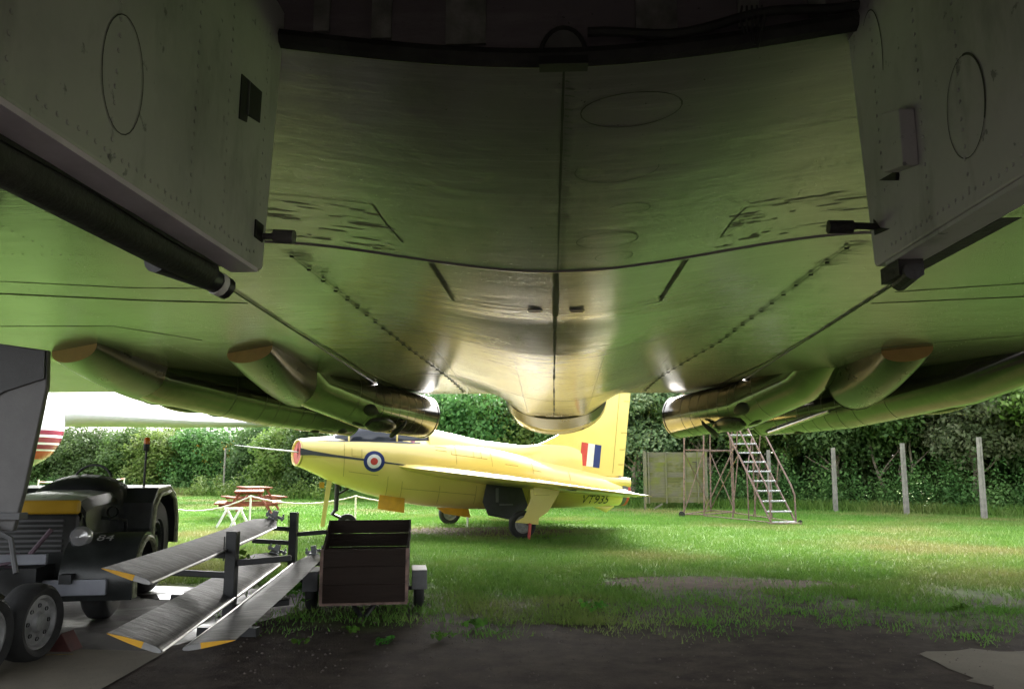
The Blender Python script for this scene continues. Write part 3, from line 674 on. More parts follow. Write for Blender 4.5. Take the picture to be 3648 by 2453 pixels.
for s in np.linspace(1.3, -2.4, 22):
    zc, w_, hb, ht = fp(s); top = float(np.interp(-s, [-1.3, -1.15, -.09, .95, 1.49, 2.15, 2.4], [2.24, 2.215, 1.99, 1.875, 1.93, 1.9, 1.8])); hw = float(np.interp(-s, [-1.3, 0, 1.5, 2.4], [.34, .26, .12, .06]))
    zb0 = zc + ht * .55
    rr_.append([(s, hw * 1.5, zb0), (s, hw * 1.15, zb0 + (top - zb0) * .55), (s, hw * .7, top - .05), (s, hw * .3, top - .005), (s, -hw * .3, top - .005), (s, -hw * .7, top - .05), (s, -hw * 1.15, zb0 + (top - zb0) * .55), (s, -hw * 1.5, zb0)])
q.rings(rr_); q.obj('spine', M_YEL, jet, True, 60)
q = B(); rr_ = []
for s, hw, top in ((3.42, .16, 1.98), (3.0, .30, 2.22), (2.5, .36, 2.33), (2.0, .36, 2.36), (1.5, .33, 2.29), (1.05, .26, 2.18)):
    zc, w_, hb, ht = fp(s); z0 = zc + ht * .6
    rr_.append([(s, hw * math.cos(R(a)) * 1.15, z0 + (top - z0) * math.sin(R(a)) ** .8) for a in range(0, 181, 18)])
q.rings(rr_); cpy = q.obj('canopy', M_WIND, jet, True, 60)
for i in (1, 3, 5):
    f = B(); f.tube(rr_[i], .02, 6); f.obj('canopy_frame', M_YEL, cpy, True)
def strip(s0, s1, z0f, hf, mat, name, side=1, off=.006, n=24):
    q = B(); V = []
    for i in range(n + 1):
        s = s0 + (s1 - s0) * i / n
        for dz in (-1, 1):
            z = z0f(s) + dz * hf(s); V.append((s, side * (fus_y(s, z) + off), z))
    q.add(V, [(2 * i, 2 * i + 1, 2 * i + 3, 2 * i + 2) for i in range(n)]); return q.obj(name, mat, fus)
for sd_ in (1, -1):
    strip(3.98, 1.8, lambda s: 1.71 - .131 * (3.98 - s), lambda s: float(np.interp(s, [1.8, 3.3, 3.75, 3.98], [.012, .026, .045, .075])), M_GLARE, 'cheat_line', sd_)
    strip(3.62, 1.5, lambda s: fp(s)[0] + fp(s)[3] * float(np.interp(s, [1.5, 1.75, 3.3, 3.62], [.84, .80, .82, .9])), lambda s: fp(s)[3] * .09, M_GLARE, 'anti_glare_panel', sd_)
    for (ra, rb, mt, nm, of) in ((0, .215, M_NAVY, 'roundel', .010), (0, .145, M_OFFW, 'roundel', .014), (0, .075, M_RED, 'roundel', .018)):
        q = B(); V = [(2.5, sd_ * (fus_y(2.5, 1.51) + of), 1.51)]; m = 32
        for rr2 in (rb * .5, rb):
            for k in range(m):
                a = 2 * math.pi * k / m; s = 2.5 + rr2 * math.cos(a); z = 1.51 + rr2 * math.sin(a); V.append((s, sd_ * (fus_y(s, z) + of), z))
        F = [(0, 1 + k, 1 + (k + 1) % m) for k in range(m)] + [(1 + k, 1 + m + k, 1 + m + (k + 1) % m, 1 + (k + 1) % m) for k in range(m)]
        q.add(V, F); q.obj(nm, mt, fus)
    q = B(); z = 2.0; q.add([(1.72, sd_ * (fus_y(1.72, 1.95) + .01), 1.95), (1.60, sd_ * (fus_y(1.6, 1.95) + .01), 1.95), (1.65, sd_ * (fus_y(1.65, 1.88) + .01), 1.88)], [(0, 1, 2)]); q.obj('warning_triangle', M_MAROON, fus)
# panel lines and dirt on the flank
def pline(pts, wd=.009, name='panel_line'):
    q = B(); V = []
    for s, z in pts:
        for d in (-1, 1): V.append((s + (0 if abs(pts[0][1] - pts[-1][1]) < abs(pts[0][0] - pts[-1][0]) else d * wd / 2), fus_y(s, z) + .005, z + (d * wd / 2 if abs(pts[0][1] - pts[-1][1]) < abs(pts[0][0] - pts[-1][0]) else 0)))
    q.add(V, [(2 * i, 2 * i + 1, 2 * i + 3, 2 * i + 2) for i in range(len(pts) - 1)]); q.obj(name, simple('flank_dirt', (.36, .27, .06), .7, 0, .3, 12) if 'flank_dirt' not in MATS else MATS['flank_dirt'], fus)
lin = lambda a, b_, n=8: [(a[0] + (b_[0] - a[0]) * i / n, a[1] + (b_[1] - a[1]) * i / n) for i in range(n + 1)]
for a, b_ in (((.85, 1.66), (.35, 1.6)), ((.35, 1.6), (.05, 1.56)), ((.85, 1.74), (.85, 1.66)), ((.35, 1.72), (.35, 1.6)), ((.18, 1.72), (.18, 1.58)), ((-.05, 1.62), (-.05, 1.56)), ((-.35, 1.45), (-.65, 1.41)), ((1.2, 1.83), (.95, 1.8)), ((1.2, 1.75), (.95, 1.72)), ((-1, 1.32), (-1.2, 1.29)), ((1.9, 1.1), (1.9, .72)), ((-.9, .9), (-.9, .5)), ((3.1, 1.95), (3.1, 1.2)), ((.75, 1.9), (.75, 1.45)), ((-.05, 1.75), (-.05, 1.4)), ((-1.0, 1.6), (-1.0, 1.25)), ((-1.9, 1.3), (-1.9, 1.1)), ((.3, 1.0), (.3, .6)), ((1.1, 1.0), (1.1, .62)), ((2.2, 1.2), (2.2, .8)), ((3.0, 1.3), (2.4, 1.22)), ((-1.6, 1.0), (-1.6, .55)), ((1.9, .95), (.3, .8)), ((2.95, 1.78), (2.95, 1.62)), ((2.75, 1.76), (2.75, 1.6)), ((2.95, 1.62), (2.75, 1.6))):
    pline(lin(a, b_))
# wing (port and starboard)
def wing(sd_):
    rings = []
    for b_, le, te, th in ((.3, 2.2, -3.3, .26), (.62, 2.02, -3.18, .25), (.8, 1.75, -3.08, .24), (1.5, .98, -2.8, .20), (2.5, -.05, -2.48, .14), (3.5, -1.06, -2.17, .075), (4.15, -1.68, -1.98, .035), (4.32, -1.86, -1.95, .02)):
        ring = []; c = le - te
        for t, y in ((0, 0), (.03, .26), (.12, .44), (.35, .5), (.7, .3), (1, .02), (.7, -.3), (.35, -.5), (.12, -.44), (.03, -.26)):
            s = le - c * t; ring.append((s, sd_ * b_, 1.136 + .136 * s + th * y))
        rings.append(ring if sd_ > 0 else ring[::-1])
    q = B(); q.rings(rings); o = q.obj('wing', M_YEL, jet, True, 50)
    q = B(); q.tube([(s, sd_ * b_, 1.136 + .136 * s) for b_, s in ((.66, -3.0), (.9, -2.9))], .01, 5); q.obj('elevon_gap', M_GAP, o)
    for b_ in (1.6, 2.6, 3.3):
        te = float(np.interp(b_, [.62, 4.3], [-3.18, -1.95])); z = 1.136 + .136 * te
        q = B(); q.tube([(te + .75, sd_ * b_, z + .12), (te + .4, sd_ * b_, z + .09), (te + .02, sd_ * b_, z + .01)], [.01, .05, .015], 8); q.obj('elevon_fairing', M_YEL, o, True)
    q = B(); q.tube([(-.7, sd_ * 3.31, .98), (-.88, sd_ * 3.35, .96)], .012, 6); q.obj('wing_slot', M_GAP, o)
    return o
wing(1); wing(-1)
# fin, rudder, flash
fin = [(-.75, 1.80), (-1.2, 1.86), (-1.49, 1.97), (-1.8, 2.12), (-2.15, 2.39), (-2.5, 2.78), (-2.85, 3.3), (-2.98, 3.62), (-3.75, 3.62), (-3.45, 1.16), (-2.4, 1.2), (-1.2, 1.5)]
q = B(); q.prism([(s, -.045, z) for s, z in fin], (0, .09, 0)); fo = q.obj('fin', M_YEL, jet, bevel=.012)
q = B(); q.tube([(-3.18, .047, 1.25), (-3.42, .047, 3.3)], .007, 5); q.obj('rudder_gap', MATS['flank_dirt'], fo)
for z in (1.45, 1.8, 2.2, 2.95):
    s = -3.42 - (z - 1.16) * .122
    q = B(); q.box((s + .06, .05, z), (.13, .012, .014)); q.obj('rudder_hinge', MATS['flank_dirt'], fo)
for sd_ in (1, -1):
    y = .0485 * sd_
    for i, mt in enumerate((M_RED, M_OFFW, M_NAVY)):
        def pt(u, v): return (-2.335 - .505 * u - .0325 * 2 * v, y, 1.40 + .06 + .53 * v - .075 * u - .02)
        q = B(); q.add([pt(i / 3, 0), pt((i + 1) / 3, 0), pt((i + 1) / 3, 1), pt(i / 3, 1)], [(0, 1, 2, 3)]); q.obj('fin_flash', mt, fo)
q = B(); q.tube([(-2.1, .24, 1.12), (-2.5, .24, 1.1), (-3.5, .24, 1.02)], [.02, .1, .12], 12); q.tube([(-2.1, -.24, 1.12), (-2.5, -.24, 1.1), (-3.5, -.24, 1.02)], [.02, .1, .12], 12); q.obj('tail_fairing', M_YEL, jet, True)
q = B(); q.lathe([(.345, .0), (.35, -.06), (.33, -.15)], (-3.28, 0, .845), (1, 0, .1), 32); tr = q.obj('tail_pipe_ring', M_GREYM, jet, True)
q = B(); q.lathe([(.325, 0), (.33, -.09), (.2, -.16), (.001, -.17)], (-3.40, 0, .83), (1, 0, .1), 32); q.obj('tail_pipe_cover', M_RED, jet, True)
q = B(); q.tube([(-2.7, 0, .5), (-3.0, 0, .44), (-3.2, 0, .5)], [.03, .1, .04], 12); q.obj('tail_bumper', M_YEL, jet, True)
# serial number, bent onto the flank
def text_mesh(txt, size, fn, name, mat, parent, ext=.002, shear=.18):
    cu = bpy.data.curves.new(name, 'FONT'); cu.body = txt; cu.size = size; cu.resolution_u = 3; cu.shear = shear
    t = bpy.data.objects.new('tmp', cu); COL.objects.link(t); dg = bpy.context.evaluated_depsgraph_get(); me = bpy.data.meshes.new_from_object(t.evaluated_get(dg))
    bpy.data.objects.remove(t); bpy.data.curves.remove(cu)
    for v in me.vertices: v.co = Vector(fn(v.co.x, v.co.y))
    me.materials.clear(); me.materials.append(mat); me.name = name
    o = bpy.data.objects.new(name, me); COL.objects.link(o); o.parent = parent; return o
def ser(u, v):
    s = -2.2 - u * .98; z = .585 + v - .0 - u * .03
    return (s, fus_y(s, z) + .012, z)
text_mesh('VT935', .27, ser, 'serial_number', M_BLACK, fus)
# nose gear
q = B(); q.tube([(3.17, 0, 1.2), (3.19, 0, .48)], [.055, .045], 12); q.tube([(3.19, 0, .8), (2.85, 0, 1.0)], .025, 8); q.tube([(3.2, 0, .5), (3.26, 0, .42), (3.1, 0, .34), (2.95, .0, .24)], [.04, .05, .035, .03], 10); q.obj('nose_gear_leg', M_BLACK, jet, True)
o = put_wheel(jet, (2.95, .0, .21), .21, .12, .10, R(90), M_RIMGREY, 'nose_wheel')
q = B(); q.prism([(3.40, .05, 1.14), (3.29, .05, 1.14), (3.42, .05, .17), (3.50, .05, .17)], (0, .02, 0)); q.obj('nose_gear_door', M_YEL, jet)
q = B(); q.box((3.5, .05, 1.02), (.1, .03, .12)); q.obj('door_link', M_YELP, jet)
# main gear
for sd_, s0 in ((1, -.224), (-1, .224)):
    y = 2.15 * sd_
    q = B(); q.tube([(s0 - .4, y, 1.08), (s0 - .15, y, .6), (s0, y, .28)], [.06, .055, .045], 12); mg = q.obj('main_gear_leg', M_YEL if sd_ > 0 else M_BLACK, jet, True)
    put_wheel(jet, (s0, y - .02 * sd_, .275), .275, .17, .17, R(90), M_RIMGREY, 'main_wheel')
    dpl = [(s0 - .12, .96), (s0 - .76, .96), (s0 - .72, .86), (s0 - .50, .52), (s0 - .30, .40), (s0 - .29, .27), (s0 + .19, .325), (s0 + .17, .35), (s0 + .02, .42), (s0 - .06, .55), (s0 - .14, .78)] 
    q = B(); q.prism([(s, y + sd_ * .10, z) for s, z in dpl], (0, sd_ * .025, 0)); q.obj('main_gear_door', M_YEL, jet, bevel=.006)
    q = B(); q.box((s0 - .36, y + sd_ * .12, .92), (.34, .05, .15)); q.obj('door_hinge_block', M_YEL, jet, bevel=.01)
    if sd_ > 0:
        q = B(); q.tube([(s0 - .1, y + .17, .30), (s0 - .06, y + .2, .0)], .03, 10); q.tube([(s0 - .1, y + .16, .29), (s0 - .1, y + .05, .29)], .02, 8); q.obj('jury_strut', M_RED, jet, True)
q = B(); q.prism([(.13, .78, 1.04), (-.66, .78, .98), (-.8, .8, .55), (-.5, .82, .26), (.1, .82, .38), (.22, .8, .66)], (0, .03, 0)); bd = q.obj('wheel_bay_door', M_BLACK, jet, bevel=.008)
q = B(); q.box((-.1, .83, .8), (.06, .02, .3)); q.box((-.3, .835, .6), (.3, .015, .03)); q.obj('door_rib', M_GREYM, bd)
q = B(); q.prism([(.95, -.45, .5), (.2, -.45, .47), (.15, -.45, .26), (.75, -.45, .36)], (0, .03, 0)); q.obj('wheel_bay_door', M_YELP, jet)
q = B(); q.prism([(2.33, .30, .82), (1.8, .33, .74), (1.82, .42, .44), (2.38, .40, .53)], (0, .02, 0)); q.obj('air_brake', M_YELP, jet, bevel=.004)

# ------------------------------------------------------------------ white airliner far left
liner = thing('airliner', 'white airliner with maroon cheat lines and red belly with a painted reflection band behind the landing gear', 'aircraft', (-17.25, 24.2, 0), R(58))
r_ = 1.5; zc = 2.7
zs = [(2.34, 0), (2.27, 1), (2.10, 0), (2.04, 1), (1.91, 0), (1.84, 1), (1.3, 0)]
angs = sorted(set([math.asin((z - zc) / r_) for z in (2.50, 2.34, 2.27, 2.10, 2.04, 1.91, 1.84, 1.62)] + [R(a) for a in range(-90, 91, 12)]))
pa = angs + [math.pi - a for a in angs[::-1][1:-1]]
rings = []
for y, k in ((-2.1, .02), (-2.06, .2), (-1.9, .42), (-1.5, .68), (-.9, .88), (-.3, .975), (.2, 1), (9, 1), (13, .8), (17, .3)):
    rings.append([(r_ * k * math.cos(a), y, zc + r_ * k * math.sin(a) + (1 - k) * (-.25 if y < 0 else .7)) for a in pa])
b = B(); b.rings(rings); n = len(pa)
pol = simple('polished_belly', (.55, .5, .42), .14, .85, .1)
b.mi = [0] * len(b.f)
k = NT('livery_and_reflection'); sz = k.n('SeparateXYZ'); k.l(k.n('TexCoord').outputs['Object'], sz.inputs[0]); zz = k.math('DIVIDE', sz.outputs['Z'], 4.)
cr = k.n('ValToRGB'); cr.color_ramp.interpolation = 'CONSTANT'; e = cr.color_ramp.elements
stops = [(0, (.5, .09, .08)), (1.36, (.42, .40, .32)), (1.62, (.42, .07, .05)), (1.86, (.7, .7, .72)), (1.92, (.22, .04, .065)), (2.06, (.7, .7, .72)), (2.12, (.22, .04, .065)), (2.28, (.7, .7, .72)), (2.35, (.22, .04, .065)), (2.50, (.7, .71, .73))]  # greyish band low on the red belly is a painted reflection
while len(e) < len(stops): e.new(.9)
for i, (p, c) in enumerate(stops): e[i].position = p / 4; e[i].color = (*c, 1)
k.l(zz, cr.inputs[0]); k.set(cr.outputs[0], .22)
b.obj('fuselage', k.m, liner, True, 50)
for sd_ in (1, -1):
    rings = []
    for x, le, c, z, th in ((.8, -1.0, 4.2, 3.05, .95), (1.6, -.9, 4.0, 3.1, .82), (6.5, -.2, 3.0, 3.12, .5), (11, .5, 2.0, 3.25, .3), (13, .9, 1.4, 3.3, .15)):
        ring = [(sd_ * x, le + c * t, z + th * y) for t, y in ((0, 0), (.02, .2), (.1, .42), (.35, .5), (.7, .28), (1, 0), (.7, -.25), (.35, -.45), (.1, -.4), (.02, -.2))]
        rings.append(ring if sd_ < 0 else ring[::-1])
    b = B(); b.rings(rings); b.obj('wing', simple('airliner_white', (.46, .47, .49), .4, 0, .06, 3, .03) if 'airliner_white' not in MATS else MATS['airliner_white'], liner, True, 50)
b = B(); b.prism([(-.1, 13, 3.6), (-.1, 15.5, 7.5), (-.1, 17.3, 7.5), (-.1, 17.2, 3.4)], (.2, 0, 0)); b.obj('tail_fin', M_WHITE, liner)
b = B(); b.tube([(0, 3, 1.6), (0, 3, .4)], .09, 10); b.obj('nose_gear_leg', M_STEEL, liner)
put_wheel(liner, (0, 3, .32), .32, .2, .17, 0, M_RIMGREY, 'nose_wheel')
for x in (-1.2, 1.2):
    b = B(); b.tube([(x, 6.5, 2.2), (x, 6.5, .5)], .11, 10); b.obj('main_gear_leg', M_STEEL, liner); put_wheel(liner, (x, 6.5, .45), .45, .3, .22, 0, M_RIMGREY, 'main_wheel')

# ------------------------------------------------------------------ tractor
tra = thing('tractor', 'old dark tug tractor with yellow nose band, beacon pole and 84 on its mudguard', 'tractor', (-4.86, 7.35, 0), R(13))
def arch(xc0, xc1, yc, zc, r, a0, a1, th=.025, n=16, lipmat=None, name='mudguard'):
    b = B(); V = []
    for i in range(n + 1):
        a = R(a0 + (a1 - a0) * i / n)
        for rr2 in (r, r + th):
            for x in (xc0, xc1): V.append((x, yc + rr2 * math.cos(a), zc + rr2 * math.sin(a)))
    F = []
    for i in range(n):
        o = 4 * i
        F += [(o, o + 1, o + 5, o + 4), (o + 2, o + 6, o + 7, o + 3), (o, o + 4, o + 6, o + 2), (o + 1, o + 3, o + 7, o + 5)]
    F += [(0, 2, 3, 1), (4 * n, 4 * n + 1, 4 * n + 3, 4 * n + 2)]
    b.add(V, F); o = b.obj(name, M_DARK, tra, True, 30)
    q = B(); q.tube([(xc1 + .004, yc + (r - .03) * math.cos(R(a0 + (a1 - a0) * i / n)), zc + (r - .03) * math.sin(R(a0 + (a1 - a0) * i / n))) for i in range(n + 1)], .028, 6); q.obj('mudguard_edge', simple('worn_edge', (.36, .37, .24), .6, 0, .5, 14) if 'worn_edge' not in MATS else MATS['worn_edge'], o, True)
    return o
# front wheels about y = 0, rear wheels about y = 1.55
for x, s_ in ((.62, 1), (-.62, -1)):
    put_wheel(tra, (x, 0, .33), .33, .22, .17, 0, M_BLACK, 'front_wheel')
    put_wheel(tra, (x - .08 * s_, 1.6, .52), .52, .32, .28, 0, M_DARK, 'rear_wheel')
fm = arch(.36, .98, .02, .36, .40, 12, 200); arch(-.98, -.36, .02, .36, .40, 12, 200)
# rear guards: tall boxy arches
def rear_guard(x0, x1):
    out = [(1.02, .35), (.98, .75), (1.02, 1.02), (1.22, 1.17), (1.75, 1.19), (2.05, 1.08), (2.2, .8), (2.2, .5)]
    inn = [(1.08, .35), (1.05, .75), (1.10, .97), (1.28, 1.09), (1.72, 1.11), (1.98, 1.02), (2.12, .78), (2.14, .5)]
    b = B(); n = len(out); V = []
    for (a, c) in zip(out, inn):
        V += [(x0, *a), (x1, *a), (x0, *c), (x1, *c)]
    F = []
    for i in range(n - 1):
        o = 4 * i; F += [(o, o + 1, o + 5, o + 4), (o + 2, o + 6, o + 7, o + 3), (o, o + 4, o + 6, o + 2), (o + 1, o + 3, o + 7, o + 5)]
    F += [(0, 2, 3, 1), (4 * n - 4, 4 * n - 3, 4 * n - 1, 4 * n - 2)]
    b.add(V, F); o = b.obj('rear_mudguard', M_DARK, tra, bevel=.012)
    xe = x1 if x1 > 0 else x0
    q = B(); q.tube([(xe + .004, *c) for c in inn], .024, 6); q.obj('mudguard_edge', MATS['worn_edge'], o, True); return o
rg = rear_guard(.20, .76); rear_guard(-.76, -.20)
q = B(); q.prism([(.20, 1.02, .35), (.20, 1.02, 1.02), (.20, 1.25, 1.17), (.20, 1.75, 1.17), (.20, 2.1, .9), (.20, 2.15, .4)], (-.02, 0, 0)); q.obj('guard_side_panel', M_DARK, tra)
def fnum(u, v):                                    # figures painted on the front guard's slope
    a = R(112 - 0 + -(v - .0) * 115 + 20); rr2 = .40 + .029; return (.56 + u, .02 - rr2 * math.cos(a - R(0)) * 1, .36 + rr2 * math.sin(a))
def fnum(u, v):
    a = R(122 - v / .43 * 57.3); rr2 = .431; return (.585 + u, .02 + rr2 * math.cos(a), .36 + rr2 * math.sin(a))
text_mesh('84', .15, fnum, 'fleet_number', simple('faded_white', (.6, .6, .6), .7, 0, .2), fm, shear=0)
# bonnet, grille, lamps
b = B(); rr_ = []
for y, hw, zt, zl in ((-.18, .44, 1.02, .98), (-.12, .46, 1.10, .9), (.1, .46, 1.14, .6), (.8, .44, 1.16, .5), (1.05, .42, 1.16, .5)):
    rr_.append([(-hw, y, zl), (-hw, y, zt - .12), (-hw * .85, y, zt - .03), (-hw * .4, y, zt), (hw * .4, y, zt), (hw * .85, y, zt - .03), (hw, y, zt - .12), (hw, y, zl)])
b.rings(rr_); b.mi = [1 if len(f) == 4 and f[0] % 8 in (2, 3, 4) else 0 for f in b.f]; b.obj('bonnet', [M_DARK, simple('bonnet_sky_sheen', (.40, .40, .39), .3, .1, .12)], tra, True, 30)  # pale top faces paint the sky's shine onto the dark bonnet
b = B(); b.box((0, -.02, .68), (.88, .34, .6)); b.obj('radiator_shell', M_DARK, tra, bevel=.04)
b = B(); b.box((0, -.185, 1.03), (.86, .05, .13)); b.obj('nose_band', simple('nose_yellow', (.55, .33, .02), .35, 0, .1), tra, bevel=.025)
for i in range(7):
    b = B(); b.box((0.02, -.2, .91 - .045 * i), (.56, .03, .018)); b.obj('grille_slat', M_GREYM, tra)
for x in (.40, -.40):
    b = B(); b.lathe([(.0, -.07), (.075, -.055), (.098, -.02), (.1, .0), (.085, .08), (.03, .14)], (x + (.06 if x > 0 else -.06), -.2, .76), (0, 1, 0), 20); b.obj('headlamp', M_LAMP, tra, True)
b = B(); b.box((0, -.42, .34), (1.55, .06, .14)); b.obj('front_bumper', simple('bumper_grey', (.27, .28, .32), .45, .2, .15), tra, bevel=.008)
b = B(); b.box((-.2, -.52, .60), (1.0, .05, .09)); b.obj('towing_beam', MATS['bumper_grey'], tra, bevel=.006)
b = B(); b.box((0, .7, .42), (.5, 2.6, .22)); b.box((.45, -.25, .42), (.1, .5, .08)); b.box((-.45, -.25, .42), (.1, .5, .08)); b.box((0, 0, .33), (1.1, .1, .1)); b.box((0, 1.6, .52), (1.0, .14, .14)); b.obj('chassis', M_BLACK, tra)
b = B(); rr_ = []
for y, hw, zt in ((.75, .36, 1.12), (.95, .46, 1.27), (1.25, .50, 1.32), (1.5, .42, 1.22), (1.65, .36, 1.05)):
    rr_.append([(hw * math.cos(R(a)), y, .9 + (zt - .9) * math.sin(R(a)) ** .6) for a in range(0, 181, 18)])
b.rings(rr_); b.obj('driver_cowl', M_BLACK, tra, True, 60)
b = B(); b.box((0, 1.62, .78), (.8, .5, .5)); b.obj('seat_box', M_DARK, tra, bevel=.03)
b = B(); b.tube([(.2 * math.cos(R(a)), 1.42 + .04 * math.sin(R(a)), 1.22 + .2 * math.sin(R(a))) for a in range(0, 361, 15)], .014, 6); b.obj('steering_wheel', M_BLACK, tra, True)
b = B(); b.box((-.2, 1.9, 1.14), (.9, .04, .05)); b.obj('seat_rail', M_STEEL, tra)
b = B(); b.tube([(.5, 1.6, 1.18), (.5, 1.6, 1.60)], .013, 8); bp = b.obj('beacon_pole', M_BLACK, tra)
b = B(); b.lathe([(.03, 1.58), (.036, 1.6), (.036, 1.66), (.0, 1.66)], (.5, 1.6, 0), (0, 0, 1), 12); b.obj('beacon_base', M_BLACK, bp, True)
b = B(); b.lathe([(.034, 1.66), (.034, 1.71), (.026, 1.735), (.0, 1.74)], (.5, 1.6, 0), (0, 0, 1), 12); b.obj('beacon_lens', M_AMBER, bp, True)
b = B(); b.tube([(.45, .35, .9), (.62, .55, .86), (.6, .8, .5)], .02, 6); b.lathe([(.05, 0), (.06, .02), (.05, .05)], (.5, .5, .95), (.6, -.8, 0), 14); b.obj('air_cleaner', M_BLACK, tra, True)
b = B(); b.box((.0, -.47, .48), (.08, .08, .34)); b.tube([(-.3, -.5, .8), (-.1, -.56, .55), (.12, -.5, .6), (.3, -.48, .85)], .02, 6); b.obj('tow_chain', simple('faded_purple', (.16, .11, .14), .6, .2, .3), tra, True)

# ------------------------------------------------------------------ rotor blade rack and three blades
rack = thing('blade_rack', 'dark steel rack with two armed posts holding helicopter rotor blades', 'rack', (0, 0, 0))
PN = (-2.72, 6.72); PF = (-3.13, 9.55)
for i, (px, py) in enumerate((PN, PF)):
    b = B(); b.box((px, py, .43), (.09, .09, .86)); p = b.obj('post', M_BLACK, rack, bevel=.006)
    b = B(); b.tube([(px - .06, py - .03, .62), (px - .06, py - .03, .82)], .006, 5); b.obj('chain_hook', M_BLACK, p)
    for z, s_ in ((.66, -1), (.50, -1), (.60, 1), (.30, -1), (.24, 1)):
        b = B(); b.bar((px + .04 * s_, py + .01, z), (px + .47 * s_, py + .16 * s_ * .6 + .02, z + .03), .05, .05)
        b.obj('arm', M_BLACK, p, bevel=.008)
    b = B(); b.box((px, py, .05), (.5, .08, .07)); b.obj('foot_beam', M_BLACK, rack)
b = B(); b.bar((*PN, .09), (*PF, .09), .07, .07); b.obj('base_rail', M_BLACK, rack)
for k in range(3):
    b = B(); b.bar((-2.9 + .02 * k, 8.9 + .3 * k, .1 + .03 * k), (-2.0, 9.1 + .3 * k, .1 + .03 * k), .04, .03); b.obj('base_rail', M_GREYM, rack)
def blade(label, tip, root, chord, roll, flip=1, tipmat=M_YELP):
    t = Vector(tip); r2 = Vector(root); ax = (r2 - t); L = ax.length; ax.normalize()
    o = thing('rotor_blade', label, 'rotor blade', t, 0, 'helicopter rotor blades on the rack')
    sdv = ax.cross(Vector((0, 0, 1))).normalized(); up = sdv.cross(ax)
    rm = Matrix.Rotation(roll, 3, ax); sdv = rm @ sdv; up = rm @ up
    prof = [(-.5, 0), (-.47, .035), (-.38, .06), (-.15, .07), (.2, .045), (.5, .004), (.5, -.004), (.2, -.03), (-.15, -.045), (-.38, -.04), (-.47, -.025)]
    prof = [(c * flip, h) for c, h in prof]; rings = []
    for l in np.linspace(0, L - .35, 14):
        k = 1 if l < L - .8 else 1 - .55 * ((l - (L - .8)) / .45) ** 1.3
        sag = -.02 * math.sin(math.pi * l / L); rings.append([ax * l + sdv * (c * chord * k) + up * (h * chord) + Vector((0, 0, sag)) for c, h in prof])
    b = B(); b.rings(rings); bo = b.obj('blade_skin', M_BLADE, o, True, 40)
    q = B(); q.add([Vector(p) - ax * .004 for p in rings[0]], [tuple(range(len(prof)))]); 
    q2 = B(); q2.add([Vector(p) - ax * .006 for p in [rings[0][i] for i in (3, 4, 5, 6, 7, 8)]], [(0, 1, 2, 3, 4, 5)]); q.obj('tip_cap', M_STEEL, o); q2.obj('tip_paint', tipmat, o)
    q = B(); e = rings[-1]; ln = [Vector(p) for p in e]
    le = [ax * l + sdv * (-.49 * chord * flip) + up * .0 for l in np.linspace(.02, L - .8, 8)]; q.tube(le, .008, 5); q.obj('leading_edge_strip', M_STEEL, o, True)
    q = B(); c = ax * (L - .36); q.bar(c, c + ax * .22, .09, .06, up); q.bar(c + ax * .2 - sdv * .11 + up * .03, c + ax * .2 + sdv * .11 + up * .03, .03, .03, up); q.bar(c + ax * .14, c + ax * .14 + up * .1, .06, .05, ax)
    for k in (-.09, 0, .09): q.tube([c + ax * .2 + sdv * k, c + ax * .2 + sdv * k + up * .08], .012, 6)
    q.obj('root_fitting', simple('fitting_grey', (.28, .29, .31), .45, .5, .2) if 'fitting_grey' not in MATS else MATS['fitting_grey'], o)
    return o

blade('grey rotor blade resting alone on the upper arms of the rack', (-2.62, 4.86, .74), (-3.36, 9.6, .79), .31, R(18), -1)
blade('grey rotor blade on the low arms, its tip nearest the pavement edge', (-2.52, 4.82, .36), (-3.32, 9.6, .40), .34, R(20), -1)
blade('grey rotor blade on the low arms, beside the wooden cart', (-2.08, 4.86, .345), (-2.82, 9.5, .40), .31, R(-9), 1)

# ------------------------------------------------------------------ wooden cart
cart = thing('hand_cart', 'small dark wooden box cart with low tailboard on the soil beside the rotor blades', 'cart', (-1.82, 7.7, 0), R(11))
def boards(y0, y1, x0, x1, z0, z1, n, name, mat, axis='x', th=.022):
    for i in range(n):
        za, zb_ = z0 + (z1 - z0) * i / n, z0 + (z1 - z0) * (i + 1) / n
        b = B()
        if axis == 'x': b.box(((x0 + x1) / 2, y0 + random.uniform(-.003, .003), (za + zb_) / 2), (x1 - x0, th, zb_ - za - .003))
        else: b.box((x0 + random.uniform(-.002, .002), (y0 + y1) / 2, (za + zb_) / 2), (th, y1 - y0, zb_ - za - .006))
        o = b.obj(name, mat, cart, bevel=.003)
boards(0, 0, -.395, .395, .13, .625, 3, 'front_board', M_CART)
boards(1.0, 1.0, -.43, .43, .13, .83, 5, 'rear_board', M_CART)
for sx in (-1, 1):
    for i in range(4):
        za, zb2 = .13 + .125 * i, .13 + .125 * (i + 1); b = B()
        b.bar((sx * .40, .012, (za + zb2) / 2), (sx * .43, .988, (za + zb2) / 2 + .04 * i / 3), .022, .12); b.obj('side_board', M_CART, cart, bevel=.003)
    b = B(); b.prism([(sx * .40, .0, .622), (sx * .43, 1.0, .83), (sx * .43, 1.0, .64)], (.018, 0, 0)); b.obj('side_board', M_CART, cart)
    b = B(); b.box((sx * .402, -.016, .375), (.03, .012, .5)); b.obj('corner_strip', M_RUST, cart)
    b = B(); b.box((sx * .53, .47, .375), (.15, .42, .02)); b.box((sx * .53, .26, .29), (.15, .018, .18)); b.obj('mudguard', simple('galvanised', (.13, .13, .135), .5, .4, .3) if 'galvanised' not in MATS else MATS['galvanised'], cart, bevel=.006)
    put_wheel(cart, (sx * .53, .47, .185), .185, .10, .1, 0, M_BLACK, 'wheel')
